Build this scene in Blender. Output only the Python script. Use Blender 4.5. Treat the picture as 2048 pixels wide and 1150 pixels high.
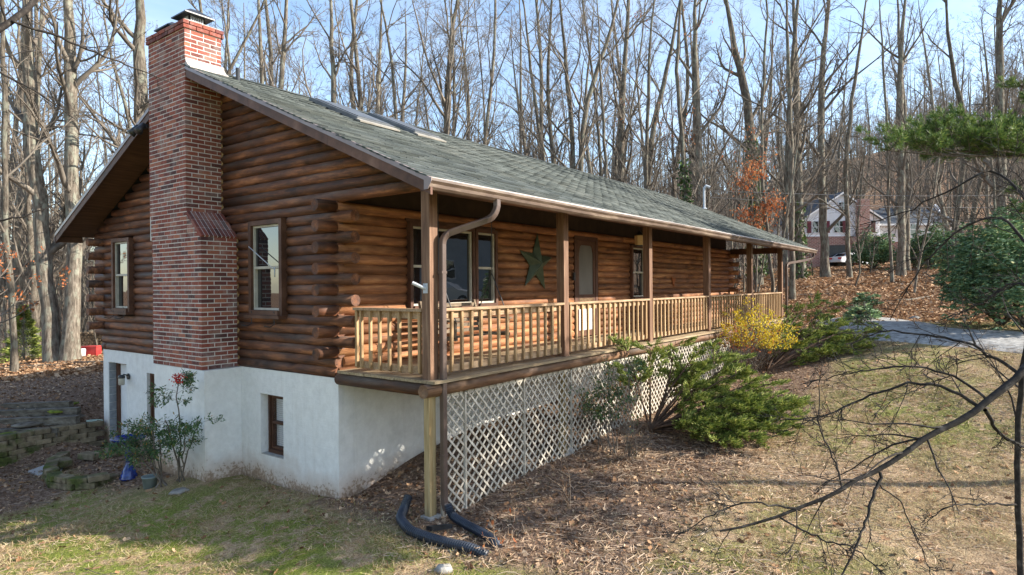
import bpy, math, random
import numpy as np
from mathutils import Vector
from math import radians, sin, cos, pi, sqrt
S = bpy.context.scene
for o in list(bpy.data.objects): bpy.data.objects.remove(o)
COL = S.collection
# ------------------------------------------------------------------ camera
CX, CY, CZ, YAW, PIT, ROL, FP = -5.6101, -5.4217, 1.1416, radians(36.678), radians(-.144), radians(-.447), 1274.04
CAM = np.array([CX, CY, CZ])
FW = np.array([cos(YAW)*cos(PIT), sin(YAW)*cos(PIT), sin(PIT)])
RT = np.array([sin(YAW), -cos(YAW), 0.]); UP = np.cross(RT, FW)
RT, UP = RT*cos(ROL)+UP*sin(ROL), UP*cos(ROL)-RT*sin(ROL)
cd = bpy.data.cameras.new('camera'); cam = bpy.data.objects.new('camera', cd); COL.objects.link(cam)
from mathutils import Matrix
cam.matrix_world = Matrix(((RT[0], UP[0], -FW[0], CX), (RT[1], UP[1], -FW[1], CY), (RT[2], UP[2], -FW[2], CZ), (0, 0, 0, 1)))
cd.sensor_width = 36; cd.lens = FP/2048*36; cd.clip_start = .05; cd.clip_end = 3000
S.camera = cam
S.render.resolution_x, S.render.resolution_y = 1024, 575
S.render.engine = 'CYCLES'
# ------------------------------------------------------------------ sky, sun, exposure
SUN_AZ, SUN_EL = radians(148), radians(26)      # azimuth clockwise from +Y
SD = Vector((sin(SUN_AZ)*cos(SUN_EL), cos(SUN_AZ)*cos(SUN_EL), sin(SUN_EL)))
W = bpy.data.worlds.new('World'); S.world = W; W.use_nodes = True
wn, wl = W.node_tree.nodes, W.node_tree.links
bg = wn['Background']; sk = wn.new('ShaderNodeTexSky'); sk.sky_type = 'NISHITA'; sk.sun_disc = False
sk.sun_elevation = SUN_EL; sk.sun_rotation = SUN_AZ; sk.air_density = 1.0; sk.dust_density = .7; sk.ozone_density = 1.3; sk.altitude = 200
# thin streaks of cirrus over the clear sky
tc = wn.new('ShaderNodeTexCoord'); mp = wn.new('ShaderNodeMapping'); mp.inputs['Scale'].default_value = (1.2, 2.6, 5.5); mp.inputs['Rotation'].default_value = (.2, .1, .5)
cn = wn.new('ShaderNodeTexNoise'); cn.inputs['Scale'].default_value = 2.1; cn.inputs['Detail'].default_value = 7; cn.inputs['Roughness'].default_value = .6
cr = wn.new('ShaderNodeValToRGB'); cr.color_ramp.elements[0].position = .38; cr.color_ramp.elements[1].position = .85
cr.color_ramp.elements[1].color = (.24, .24, .24, 1)
mx = wn.new('ShaderNodeMix'); mx.data_type = 'RGBA'; mx.inputs['B'].default_value = (5.6, 5.8, 6.1, 1)
wl.new(tc.outputs['Generated'], mp.inputs[0]); wl.new(mp.outputs[0], cn.inputs['Vector']); wl.new(cn.outputs['Fac'], cr.inputs[0])
wl.new(cr.outputs[0], mx.inputs['Factor']); wl.new(sk.outputs[0], mx.inputs['A']); wl.new(mx.outputs['Result'], bg.inputs[0])
bg.inputs[1].default_value = .15
sl = bpy.data.lights.new('sun', 'SUN'); sl.energy = 5.0; sl.angle = radians(.5); sl.color = (1, .93, .82)
so = bpy.data.objects.new('sun', sl); COL.objects.link(so); so.rotation_euler = (-SD).to_track_quat('-Z', 'Y').to_euler()
S.view_settings.view_transform = 'Standard'; S.view_settings.look = 'None'; S.view_settings.exposure = 1.18; S.view_settings.gamma = 1
S.cycles.max_bounces = 6; S.cycles.transparent_max_bounces = 12

# ------------------------------------------------------------------ helpers
def ray(px, py): return FW+RT*(px-1024)/FP-UP*(py-575)/FP
def at(px, py, d): return CAM+ray(px, py)*d
def onplane(px, py, ax, v):
    r = ray(px, py); return CAM+r*((v-CAM[ax])/r[ax])
def tag(o, label=None, cat=None, group=None, kind=None):
    if label: o['label'] = label
    if cat: o['category'] = cat
    if group: o['group'] = group
    if kind: o['kind'] = kind
    return o
def empty(name, loc=(0, 0, 0), label=None, cat=None, group=None):
    o = bpy.data.objects.new(name, None); o.location = tuple(float(c) for c in loc); COL.objects.link(o)
    o.empty_display_size = .2
    return tag(o, label, cat, group)
def link(name, me, parent=None, loc=None, rot=None, scale=None):
    o = bpy.data.objects.new(name, me); COL.objects.link(o)
    if parent is not None: o.parent = parent
    if loc is not None: o.location = tuple(float(c) for c in loc)
    if rot is not None: o.rotation_euler = rot
    if scale is not None: o.scale = scale
    return o
def npmesh(name, V, Fq, mat, smooth=False):
    V = np.asarray(V, np.float32).reshape(-1, 3); Fq = np.asarray(Fq, np.int32)
    me = bpy.data.meshes.new(name); k = Fq.shape[1]; n = len(Fq)
    me.vertices.add(len(V)); me.vertices.foreach_set('co', V.ravel())
    me.loops.add(n*k); me.loops.foreach_set('vertex_index', Fq.ravel())
    me.polygons.add(n); me.polygons.foreach_set('loop_start', np.arange(0, n*k, k, dtype=np.int32))
    me.polygons.foreach_set('loop_total', np.full(n, k, np.int32))
    if smooth: me.polygons.foreach_set('use_smooth', np.ones(n, bool))
    me.update(); me.validate()
    if mat: me.materials.append(mat)
    return me
def pymesh(name, V, Fs, mat, smooth=False):
    me = bpy.data.meshes.new(name); me.from_pydata([tuple(map(float, v)) for v in V], [], Fs); me.update()
    if smooth: me.polygons.foreach_set('use_smooth', [True]*len(me.polygons))
    if mat: me.materials.append(mat)
    return me
class MB:                                            # collects shapes into one mesh
    def __init__(s): s.v = []; s.f = []
    def add(s, V, Fs):
        b = len(s.v); s.v += [tuple(map(float, v)) for v in V]; s.f += [tuple(i+b for i in f) for f in Fs]
    def box(s, x0, x1, y0, y1, z0, z1):
        s.add([(x0,y0,z0),(x1,y0,z0),(x1,y1,z0),(x0,y1,z0),(x0,y0,z1),(x1,y0,z1),(x1,y1,z1),(x0,y1,z1)],
              [(0,3,2,1),(4,5,6,7),(0,1,5,4),(1,2,6,5),(2,3,7,6),(3,0,4,7)])
    def prism(s, poly, off):                         # poly: 3D points, off: extrusion vector
        n = len(poly); P = [Vector(p) for p in poly]; o = Vector(off)
        s.add([tuple(p) for p in P]+[tuple(p+o) for p in P], [tuple(range(n-1, -1, -1)), tuple(range(n, 2*n))]+[(i, (i+1) % n, n+(i+1) % n, n+i) for i in range(n)])
    def tube(s, pts, rad, k=8, cap=True):
        P = [Vector(tuple(p)) for p in pts]; n = len(P)
        if not hasattr(rad, '__len__'): rad = [rad]*n
        V = []; pr = None
        for i, p in enumerate(P):
            t = (P[min(i+1, n-1)]-P[max(i-1, 0)]).normalized()
            if pr is None: a = t.cross(Vector((0, 0, 1)) if abs(t.z) < .9 else Vector((1, 0, 0))).normalized()
            else: a = (pr-t*pr.dot(t)).normalized()
            pr = a; b = t.cross(a)
            for j in range(k): V.append(p+(a*cos(2*pi*j/k)+b*sin(2*pi*j/k))*rad[i])
        Fs = [(i*k+j, i*k+(j+1) % k, (i+1)*k+(j+1) % k, (i+1)*k+j) for i in range(n-1) for j in range(k)]
        if cap: Fs += [tuple(range(k-1, -1, -1)), tuple((n-1)*k+j for j in range(k))]
        s.add(V, Fs)
    def lathe(s, prof, c=(0, 0, 0), k=20):
        V = [(c[0]+r*cos(2*pi*j/k), c[1]+r*sin(2*pi*j/k), c[2]+z) for r, z in prof for j in range(k)]
        s.add(V, [(i*k+j, i*k+(j+1) % k, (i+1)*k+(j+1) % k, (i+1)*k+j) for i in range(len(prof)-1) for j in range(k)])
    def build(s, name, mat, parent=None, smooth=False, loc=None):
        return link(name, pymesh(name, s.v, s.f, mat, smooth), parent, loc)
def bx(name, mat, parent, x0, x1, y0, y1, z0, z1):
    """one box part, shared unit cube"""
    key = 'cube_'+mat.name
    me = bpy.data.meshes.get(key)
    if me is None:
        m = MB(); m.box(-.5, .5, -.5, .5, -.5, .5); me = pymesh(key, m.v, m.f, mat)
    return link(name, me, parent, ((x0+x1)/2, (y0+y1)/2, (z0+z1)/2), None, (abs(x1-x0), abs(y1-y0), abs(z1-z0)))

# ------------------------------------------------------------------ materials
MAT = {}
class N:
    def __init__(s, name):
        s.m = bpy.data.materials.new(name); s.m.use_nodes = True; s.t = s.m.node_tree; s.b = s.t.nodes['Principled BSDF']; MAT[name] = s.m
        s.rv = None
    def n(s, ty, **kw):
        x = s.t.nodes.new(ty)
        for k, v in kw.items(): setattr(x, k, v)
        return x
    def l(s, a, b): s.t.links.new(a, b)
    def math(s, op, a, b=None, clamp=False):
        x = s.n('ShaderNodeMath', operation=op, use_clamp=clamp)
        for i, v in enumerate((a, b)):
            if v is None: continue
            if isinstance(v, (int, float)): x.inputs[i].default_value = v
            else: s.l(v, x.inputs[i])
        return x.outputs[0]
    def rand(s):
        if s.rv is None:
            g = s.n('ShaderNodeNewGeometry'); o = s.n('ShaderNodeObjectInfo')
            s.rv = s.math('FRACT', s.math('ADD', g.outputs['Random Per Island'], o.outputs['Random'])); s.geo = g
        return s.rv
    def pos(s, stretch=(1, 1, 1), off=0.):
        g = s.n('ShaderNodeNewGeometry'); v = s.n('ShaderNodeVectorMath', operation='MULTIPLY'); s.l(g.outputs['Position'], v.inputs[0]); v.inputs[1].default_value = stretch
        if off:
            r = s.math('MULTIPLY', s.rand(), off); a = s.n('ShaderNodeVectorMath', operation='ADD'); s.l(v.outputs[0], a.inputs[0]); s.l(r, a.inputs[1]); return a.outputs[0]
        return v.outputs[0]
    def noise(s, vec, scale, detail=5, rough=.6):
        x = s.n('ShaderNodeTexNoise'); x.inputs['Scale'].default_value = scale; x.inputs['Detail'].default_value = detail; x.inputs['Roughness'].default_value = rough
        s.l(vec, x.inputs['Vector']); return x.outputs['Fac']
    def ramp(s, fac, stops, interp='LINEAR'):
        x = s.n('ShaderNodeValToRGB'); e = x.color_ramp; e.interpolation = interp
        while len(e.elements) < len(stops): e.elements.new(.5)
        for el, (p, c) in zip(e.elements, stops): el.position = p; el.color = (*c, 1) if not isinstance(c, (int, float)) else (c, c, c, 1)
        s.l(fac, x.inputs[0]); return x.outputs[0]
    def mix(s, fac, a, b, mode='MIX'):
        x = s.n('ShaderNodeMix', data_type='RGBA', blend_type=mode)
        for k, v in (('Factor', fac), ('A', a), ('B', b)):
            i = x.inputs[k]
            if isinstance(v, (int, float)) and k == 'Factor': i.default_value = v
            elif isinstance(v, tuple): i.default_value = (*v, 1)
            else: s.l(v, i)
        return x.outputs['Result']
    def out(s, col, rough=.8, bump=None, bs=.3, bd=.01, spec=.3):
        if isinstance(col, tuple): s.b.inputs['Base Color'].default_value = (*col, 1)
        else: s.l(col, s.b.inputs['Base Color'])
        if isinstance(rough, (int, float)): s.b.inputs['Roughness'].default_value = rough
        else: s.l(rough, s.b.inputs['Roughness'])
        s.b.inputs['Specular IOR Level'].default_value = spec
        if bump is not None:
            x = s.n('ShaderNodeBump'); x.inputs['Strength'].default_value = bs; x.inputs['Distance'].default_value = bd; s.l(bump, x.inputs['Height']); s.l(x.outputs[0], s.b.inputs['Normal'])
        return s.m
def pm(name, stops, scale=6, stretch=(1, 1, 1), rough=.8, bs=.4, bd=.01, rnd=0., off=0., detail=6, spec=.3, trans=0.):
    """noise ramp with per-piece brightness variation"""
    m = N(name); f = m.noise(m.pos(stretch, off), scale, detail); c = m.ramp(f, stops)
    if rnd:
        r = m.ramp(m.rand(), [(0, 1-rnd), (1, 1.)]); c = m.mix(1., c, r, 'MULTIPLY')
    m.out(c, rough, f, bs, bd, spec)
    if trans:
        tr = m.n('ShaderNodeBsdfTranslucent'); m.l(c, tr.inputs[0]); ms = m.n('ShaderNodeMixShader'); ms.inputs[0].default_value = trans
        o = m.t.nodes['Material Output']; m.l(m.b.outputs[0], ms.inputs[1]); m.l(tr.outputs[0], ms.inputs[2]); m.l(ms.outputs[0], o.inputs[0])
    return m.m
def leafmat(name, stops, rough=.6, trans=.25, spec=.3):
    m = N(name); c = m.ramp(m.rand(), stops); m.out(c, rough, spec=spec)
    tr = m.n('ShaderNodeBsdfTranslucent'); m.l(c, tr.inputs[0]); ms = m.n('ShaderNodeMixShader'); ms.inputs[0].default_value = trans
    o = m.t.nodes['Material Output']; m.l(m.b.outputs[0], ms.inputs[1]); m.l(tr.outputs[0], ms.inputs[2]); m.l(ms.outputs[0], o.inputs[0])
    return m.m
def logmat(name, dark, mid, bright, grey, ax, gw, dirt):
    m = N(name); st = [6., 6., 6.]; st[ax] = .9
    v = m.pos(tuple(st), 40.)
    f = m.noise(v, 1.6, 7, .65); c = m.ramp(f, [(.30, dark), (.5, mid), (.68, bright)])
    # long fibres
    st2 = [60., 60., 60.]; st2[ax] = 1.6
    fib = m.noise(m.pos(tuple(st2), 40.), 1., 4); c = m.mix(1., c, m.ramp(fib, [(.25, .72), (.75, 1.12)]), 'MULTIPLY')
    # weathered grey-black film on the upper side of each round, broken up by noise
    g = m.n('ShaderNodeNewGeometry'); sx = m.n('ShaderNodeSeparateXYZ'); m.l(g.outputs['Normal'], sx.inputs[0])
    st3 = [3., 3., 3.]; st3[ax] = .8
    n3 = m.noise(m.pos(tuple(st3), 20.), 1.3, 5)
    w = m.math('MULTIPLY', m.math('ADD', m.math('MULTIPLY', sx.outputs[2], .55), m.math('MULTIPLY', m.math('SUBTRACT', n3, .5), 2.6)), gw, True)
    c = m.mix(w, c, m.ramp(m.noise(v, 3.3, 5), [(.35, tuple(x*.45 for x in grey)), (.7, grey)]))
    st5 = [26., 26., 26.]; st5[ax] = .55; ck = m.ramp(m.noise(m.pos(tuple(st5), 60.), 1., 3, .5), [(.27, .75), (.33, 0.)]); c = m.mix(ck, c, (.02, .012, .008))
    # dark blotches and knots
    vo = m.n('ShaderNodeTexVoronoi'); vo.inputs['Scale'].default_value = 1.; st4 = [4., 4., 4.]; st4[ax] = 1.9; m.l(m.pos(tuple(st4), 30.), vo.inputs['Vector'])
    kn = m.ramp(vo.outputs['Distance'], [(.06, 1.), (.2, 0.)]); c = m.mix(m.math('MULTIPLY', kn, .65), c, tuple(x*.5 for x in dark))
    bl = m.ramp(m.noise(m.pos((1.3, 1.3, 2.), 6.), 1.5, 4), [(.55, 0.), (.72, 1.)]); c = m.mix(m.math('MULTIPLY', bl, dirt), c, (.028, .022, .02))
    r = m.ramp(m.rand(), [(0, .62), (1, 1.15)]); c = m.mix(1., c, r, 'MULTIPLY')
    h = m.math('ADD', fib, m.math('MULTIPLY', f, .6)); m.out(c, m.ramp(f, [(.3, .55), (.8, .85)]), h, .6, .007, .3)
    return m.m
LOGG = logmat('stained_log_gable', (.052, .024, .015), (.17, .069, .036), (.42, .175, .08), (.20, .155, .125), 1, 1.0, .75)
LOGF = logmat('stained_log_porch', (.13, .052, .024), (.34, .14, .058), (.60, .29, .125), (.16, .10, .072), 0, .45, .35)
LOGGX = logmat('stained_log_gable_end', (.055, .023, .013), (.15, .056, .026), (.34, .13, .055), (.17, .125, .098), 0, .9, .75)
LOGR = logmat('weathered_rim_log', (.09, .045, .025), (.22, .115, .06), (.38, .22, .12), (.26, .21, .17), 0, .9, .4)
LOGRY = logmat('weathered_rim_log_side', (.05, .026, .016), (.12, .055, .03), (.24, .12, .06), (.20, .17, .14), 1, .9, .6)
BRICK = N('clay_brick')
_r = BRICK.rand(); _c = BRICK.ramp(_r, [(0, (.09, .045, .042)), (.2, (.23, .068, .05)), (.45, (.31, .095, .062)), (.65, (.17, .06, .052)), (.85, (.38, .14, .085)), (1, (.17, .10, .09))])
_n = BRICK.noise(BRICK.pos((1, 1, 1), 9.), 45, 5); _c = BRICK.mix(1., _c, BRICK.ramp(_n, [(.25, .7), (.75, 1.25)]), 'MULTIPLY')
_e = BRICK.ramp(BRICK.noise(BRICK.pos(), 3.2, 7, .7), [(.50, 0.), (.72, .5)]); _c = BRICK.mix(_e, _c, (.42, .36, .33))
BRICK = BRICK.out(_c, .88, _n, .6, .006, .2)
MORTAR = pm('mortar', [(.3, (.52, .49, .44)), (.7, (.72, .69, .64))], 14, bs=.6)
STUC = N('painted_parging'); _p = STUC.pos(); _n = STUC.noise(_p, 7, 8, .7)
_sx = STUC.n('ShaderNodeSeparateXYZ'); STUC.l(_p, _sx.inputs[0])
_low = STUC.math('ADD', STUC.math('MULTIPLY', STUC.math('SUBTRACT', -1.25, _sx.outputs[2]), 1.7), STUC.math('MULTIPLY', STUC.math('SUBTRACT', STUC.noise(_p, 1.7, 6), .5), 1.6))
_c = STUC.mix(STUC.ramp(_low, [(.15, 0.), (1., .85)]), STUC.ramp(_n, [(.3, (.68, .67, .64)), (.7, (.83, .82, .79))]), (.46, .32, .22))
_run = STUC.ramp(STUC.noise(STUC.pos((5, 5, .35)), 1.6, 6), [(.55, 0.), (.8, .35)]); _c = STUC.mix(_run, _c, (.48, .44, .38)); _sp = STUC.ramp(STUC.math('ADD', _low, STUC.math('MULTIPLY', STUC.math('SUBTRACT', STUC.noise(_p, 22, 6), .5), 1.8)), [(.75, 0.), (1.25, .8)]); _c = STUC.mix(_sp, _c, (.24, .16, .10))
_cr = STUC.n('ShaderNodeTexVoronoi', feature='DISTANCE_TO_EDGE'); _cr.inputs['Scale'].default_value = .9; STUC.l(STUC.pos((1, 1, .6)), _cr.inputs['Vector'])
_hor = STUC.noise(STUC.pos((1, 1, 14)), 3, 4)
_h = STUC.math('ADD', STUC.math('ADD', _n, STUC.math('MULTIPLY', _hor, .5)), STUC.math('MULTIPLY', STUC.noise(_p, 60, 4), .35))
STUC = STUC.out(_c, .85, _h, .55, .012, .25)
GREYBLK = pm('grey_block', [(.3, (.22, .24, .26)), (.7, (.34, .36, .38))], 12)
SHING = N('green_asphalt_shingle'); _c = SHING.ramp(SHING.rand(), [(0, (.046, .053, .050)), (.5, (.074, .085, .080)), (1, (.108, .12, .112))])
_n = SHING.noise(SHING.pos(), 90, 4); _c = SHING.mix(1., _c, SHING.ramp(_n, [(.2, .6), (.8, 1.45)]), 'MULTIPLY')
_s = SHING.ramp(SHING.noise(SHING.pos((1.2, .5, 1)), 1.2, 6), [(.5, 0.), (.75, .35)]); _c = SHING.mix(_s, _c, (.17, .165, .14)); SHING = SHING.out(_c, .9, _n, .7, .004, .15)
DARKUNDER = pm('shingle_edge', [(.3, (.02, .022, .02)), (.7, (.05, .055, .05))], 20)
WOODB = pm('brown_stained_trim', [(.3, (.065, .03, .018)), (.55, (.13, .06, .036)), (.75, (.21, .11, .07))], 2.2, (1.4, 1.4, 1.4), .6, rnd=.25, off=20)
POSTW = pm('stained_post', [(.28, (.09, .045, .026)), (.5, (.18, .095, .055)), (.72, (.30, .185, .115))], 1.6, (22, 22, 1.3), .65, rnd=.15, off=20)
TREAT = pm('treated_lumber', [(.28, (.24, .16, .07)), (.5, (.40, .29, .14)), (.74, (.52, .41, .23))], 1.6, (22, 22, 1.3), .75, rnd=.2, off=20)
BAL = pm('weathered_baluster', [(.28, (.24, .135, .06)), (.5, (.44, .28, .14)), (.74, (.60, .43, .24))], 1.6, (24, 24, 1.5), .7, rnd=.3, off=30)
RAILW = pm('rail_wood', [(.28, (.24, .14, .075)), (.5, (.40, .26, .15)), (.74, (.54, .39, .25))], 1.5, (2, 22, 22), .65, rnd=.2, off=30)
DECKW = pm('deck_board', [(.28, (.22, .15, .085)), (.5, (.36, .27, .16)), (.74, (.52, .42, .28))], 1.5, (1.4, 24, 24), .75, rnd=.25, off=30)
LATT = pm('weathered_lattice', [(.25, (.30, .26, .205)), (.5, (.52, .47, .385)), (.75, (.72, .67, .57))], 3.5, (2, 2, 2), .8, rnd=.25, off=30)
PLANK = pm('soffit_plank', [(.3, (.07, .035, .02)), (.7, (.17, .085, .045))], 2, (1, 12, 12), .6, rnd=.3, off=20)
GUT = pm('brown_gutter_metal', [(.3, (.06, .038, .026)), (.5, (.12, .08, .058)), (.7, (.24, .18, .13))], 3, (.6, 3, 3), .45, bs=.1, spec=.5)
CAPM = pm('mauve_brown_metal_trim', [(.3, (.19, .14, .135)), (.7, (.28, .215, .205))], 3, rough=.4, bs=.1, spec=.5)
DOWNM = pm('brown_downspout_metal', [(.3, (.07, .046, .037)), (.7, (.13, .092, .077))], 3, rough=.38, bs=.1, spec=.5)
FLASH = pm('pale_flashing', [(.3, (.42, .37, .33)), (.7, (.58, .53, .48))], 5, rough=.5, bs=.15)
BLACKM = pm('black_metal', [(.3, (.014, .015, .017)), (.7, (.035, .037, .04))], 9, rough=.4, bs=.1, spec=.5)
SKYF = pm('skylight_frame', [(.3, (.09, .10, .11)), (.7, (.17, .18, .19))], 5, rough=.4, bs=.1, spec=.5)
APRON = pm('weathered_apron', [(.3, (.24, .22, .19)), (.7, (.38, .35, .30))], 5, rough=.6)
SKYPANE = pm('grey_skylight_pane', [(.3, (.07, .075, .08)), (.7, (.12, .13, .14))], 3, rough=.4, bs=0.)
HOSE = pm('black_corrugated_plastic', [(.3, (.012, .017, .026)), (.7, (.03, .038, .055))], 7, rough=.42, bs=.1, spec=.5)
VINYL = pm('cream_sash', [(.3, (.38, .35, .28)), (.7, (.54, .50, .42))], 9, rough=.5, bs=.1)
WHITE = pm('white_paint', [(.3, (.68, .68, .68)), (.7, (.80, .80, .79))], 5, rough=.6, bs=.1)
STARM = pm('dark_green_tin', [(.3, (.035, .05, .03)), (.7, (.075, .10, .06))], 7, rough=.5, bs=.25, spec=.4)
BLUEG = pm('blue_glazed_ceramic', [(.3, (.005, .012, .08)), (.7, (.02, .06, .32))], 12, rough=.12, bs=.1, spec=.6)
CONC = pm('concrete', [(.3, (.30, .28, .25)), (.7, (.48, .46, .42))], 12, rough=.9)
FLAG = pm('flagstone', [(.3, (.34, .33, .32)), (.7, (.52, .50, .48))], 5, rough=.8)
BLOCK = N('mossy_wall_block'); _p = BLOCK.pos(); _n = BLOCK.noise(_p, 9, 7)
_c = BLOCK.mix(1., BLOCK.ramp(_n, [(.3, (.13, .10, .065)), (.6, (.27, .215, .14)), (.8, (.38, .31, .21))]), BLOCK.ramp(BLOCK.rand(), [(0, .6), (1, 1.1)]), 'MULTIPLY')
_g = BLOCK.n('ShaderNodeNewGeometry'); _sx = BLOCK.n('ShaderNodeSeparateXYZ'); BLOCK.l(_p, _sx.inputs[0])
_mo = BLOCK.math('ADD', BLOCK.math('MULTIPLY', BLOCK.math('SUBTRACT', -.9, _sx.outputs[0]), .5), BLOCK.math('MULTIPLY', BLOCK.math('SUBTRACT', BLOCK.noise(_p, 3., 6), .5), 2.8))
_c = BLOCK.mix(BLOCK.ramp(_mo, [(.1, 0.), (.55, .9)]), _c, BLOCK.ramp(_n, [(.3, (.022, .03, .012)), (.7, (.10, .13, .025))])); BLOCK = BLOCK.out(_c, .95, _n, .9, .02, .15)
TIMB = pm('grey_landscape_timber', [(.3, (.05, .04, .03)), (.5, (.14, .12, .095)), (.75, (.27, .245, .20))], 2, (3, 3, 9), .9, rnd=.2, off=9)
ROCK = pm('pale_rock', [(.3, (.17, .16, .14)), (.7, (.38, .36, .33))], 9, rough=.9, bs=.8, bd=.03)
MOSS = pm('bright_moss', [(.3, (.07, .10, .012)), (.7, (.24, .27, .04))], 14, rough=1., bs=.9, bd=.03)
BARK = N('grey_brown_bark'); _v = BARK.pos((9, 9, 1.6), 30.); _n = BARK.noise(_v, 1.7, 8, .7)
_c = BARK.ramp(_n, [(.3, (.045, .037, .03)), (.5, (.15, .125, .098)), (.7, (.32, .275, .22))])
_li = BARK.ramp(BARK.noise(BARK.pos((2, 2, 1), 11.), 2.6, 7), [(.5, 0.), (.62, .65)]); _c = BARK.mix(_li, _c, (.27, .28, .22)); BARK_N = BARK; 
_c = BARK.mix(1., _c, BARK.ramp(BARK.rand(), [(0, .7), (1, 1.1)]), 'MULTIPLY'); BARK = BARK.out(_c, .95, _n, 1., .03, .1)
TWIG = pm('bare_twig', [(.3, (.095, .078, .063)), (.7, (.27, .23, .185))], 2, rough=.95, bs=.2, rnd=.35)
DTWIG = pm('dark_limb_bark', [(.3, (.012, .010, .009)), (.55, (.032, .026, .022)), (.75, (.11, .095, .08))], 14, (1, 1, 1), .9, bs=.8, bd=.006)
GREEN_J = leafmat('juniper_green', [(0, (.05, .09, .016)), (.3, (.14, .19, .035)), (.7, (.29, .34, .07)), (1, (.52, .50, .16))], .7, .15)
GREEN_R = leafmat('rhododendron_green', [(0, (.06, .12, .055)), (.5, (.15, .25, .115)), (.9, (.30, .42, .21)), (1, (.50, .46, .16))], .55, .15, .3)
GREEN_P = leafmat('pine_needle_green', [(0, (.045, .09, .022)), (.6, (.11, .19, .042)), (1, (.30, .34, .10))], .6, .2)
GREEN_N = leafmat('nandina_green', [(0, (.025, .07, .028)), (.7, (.08, .155, .055)), (.95, (.16, .20, .05)), (1, (.45, .20, .04))], .5, .2)
GREEN_I = leafmat('ivy_green', [(0, (.02, .05, .015)), (1, (.09, .15, .035))], .5, .15)
YELLOW = leafmat('yellow_leaves', [(0, (.50, .36, .02)), (.5, (.82, .60, .03)), (.8, (.48, .48, .06)), (1, (.55, .26, .04))], .6, .35)
ORANGE = leafmat('orange_oak_leaves', [(0, (.26, .07, .025)), (.6, (.46, .15, .05)), (1, (.55, .25, .10))], .7, .3)
RED = leafmat('red_berries', [(0, (.35, .01, .01)), (1, (.6, .04, .02))], .4, 0.)
LITTER = leafmat('fallen_leaves', [(0, (.13, .065, .035)), (.35, (.30, .165, .085)), (.7, (.44, .27, .15)), (1, (.60, .44, .29))], .85, .15, .15)
STRAW = leafmat('dry_grass', [(0, (.26, .16, .08)), (.5, (.46, .34, .20)), (.8, (.62, .50, .32)), (1, (.28, .32, .09))], .9, .2, .1)
DEBRIS = leafmat('twig_debris', [(0, (.06, .035, .022)), (.5, (.22, .13, .08)), (1, (.54, .40, .27))], .95, .0, .1)
GLASS = N('window_glass'); GLASS.b.inputs['Base Color'].default_value = (.012, .014, .016, 1); GLASS.b.inputs['Roughness'].default_value = .015; GLASS.b.inputs['IOR'].default_value = 1.65; GLASS.b.inputs['Specular IOR Level'].default_value = .9
_n = GLASS.noise(GLASS.pos(), 1.6, 2); _b = GLASS.n('ShaderNodeBump'); _b.inputs['Strength'].default_value = .05; _b.inputs['Distance'].default_value = .05; GLASS.l(_n, _b.inputs['Height']); GLASS.l(_b.outputs[0], GLASS.b.inputs['Normal']); GLASS = GLASS.m
CLEAR = N('clear_pane'); _o = CLEAR.t.nodes['Material Output']; _t = CLEAR.n('ShaderNodeBsdfTransparent'); _g2 = CLEAR.n('ShaderNodeBsdfGlossy'); _g2.inputs['Roughness'].default_value = .02
_ms = CLEAR.n('ShaderNodeMixShader'); _ms.inputs[0].default_value = .14; CLEAR.l(_t.outputs[0], _ms.inputs[1]); CLEAR.l(_g2.outputs[0], _ms.inputs[2]); CLEAR.l(_ms.outputs[0], _o.inputs[0]); CLEAR = CLEAR.m
SCREEN = pm('grey_insect_screen', [(.3, (.10, .095, .085)), (.7, (.17, .16, .145))], 2, (1, 1, .3), .5)
SIDW = pm('white_siding', [(.3, (.80, .80, .81)), (.7, (.88, .88, .89))], 2, rough=.7, bs=.1)
SIDG = pm('grey_siding', [(.3, (.30, .33, .36)), (.7, (.40, .43, .46))], 2, rough=.7, bs=.1)
ROOFD = pm('dark_far_roof', [(.3, (.05, .06, .075)), (.7, (.10, .115, .135))], 2, rough=.9)
MAROON = pm('maroon_paint', [(.3, (.12, .02, .03)), (.7, (.17, .035, .045))], 3, rough=.6)
REDP = pm('red_plastic', [(.3, (.50, .03, .03)), (.7, (.62, .07, .06))], 3, rough=.4, bs=.1)
CARP = pm('silver_car_paint', [(.3, (.52, .53, .55)), (.7, (.62, .63, .65))], 1, rough=.25, bs=0., spec=.6)
TYRE = pm('tyre_rubber', [(.3, (.015, .015, .015)), (.7, (.03, .03, .03))], 9)
GALV = pm('galvanised_metal', [(.3, (.36, .38, .40)), (.7, (.55, .57, .60))], 9, rough=.4, bs=.1, spec=.5)
BRASS = pm('amber_lantern_glass', [(.3, (.50, .33, .14)), (.7, (.70, .52, .28))], 4, rough=.3)
MARK = dict()
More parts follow.
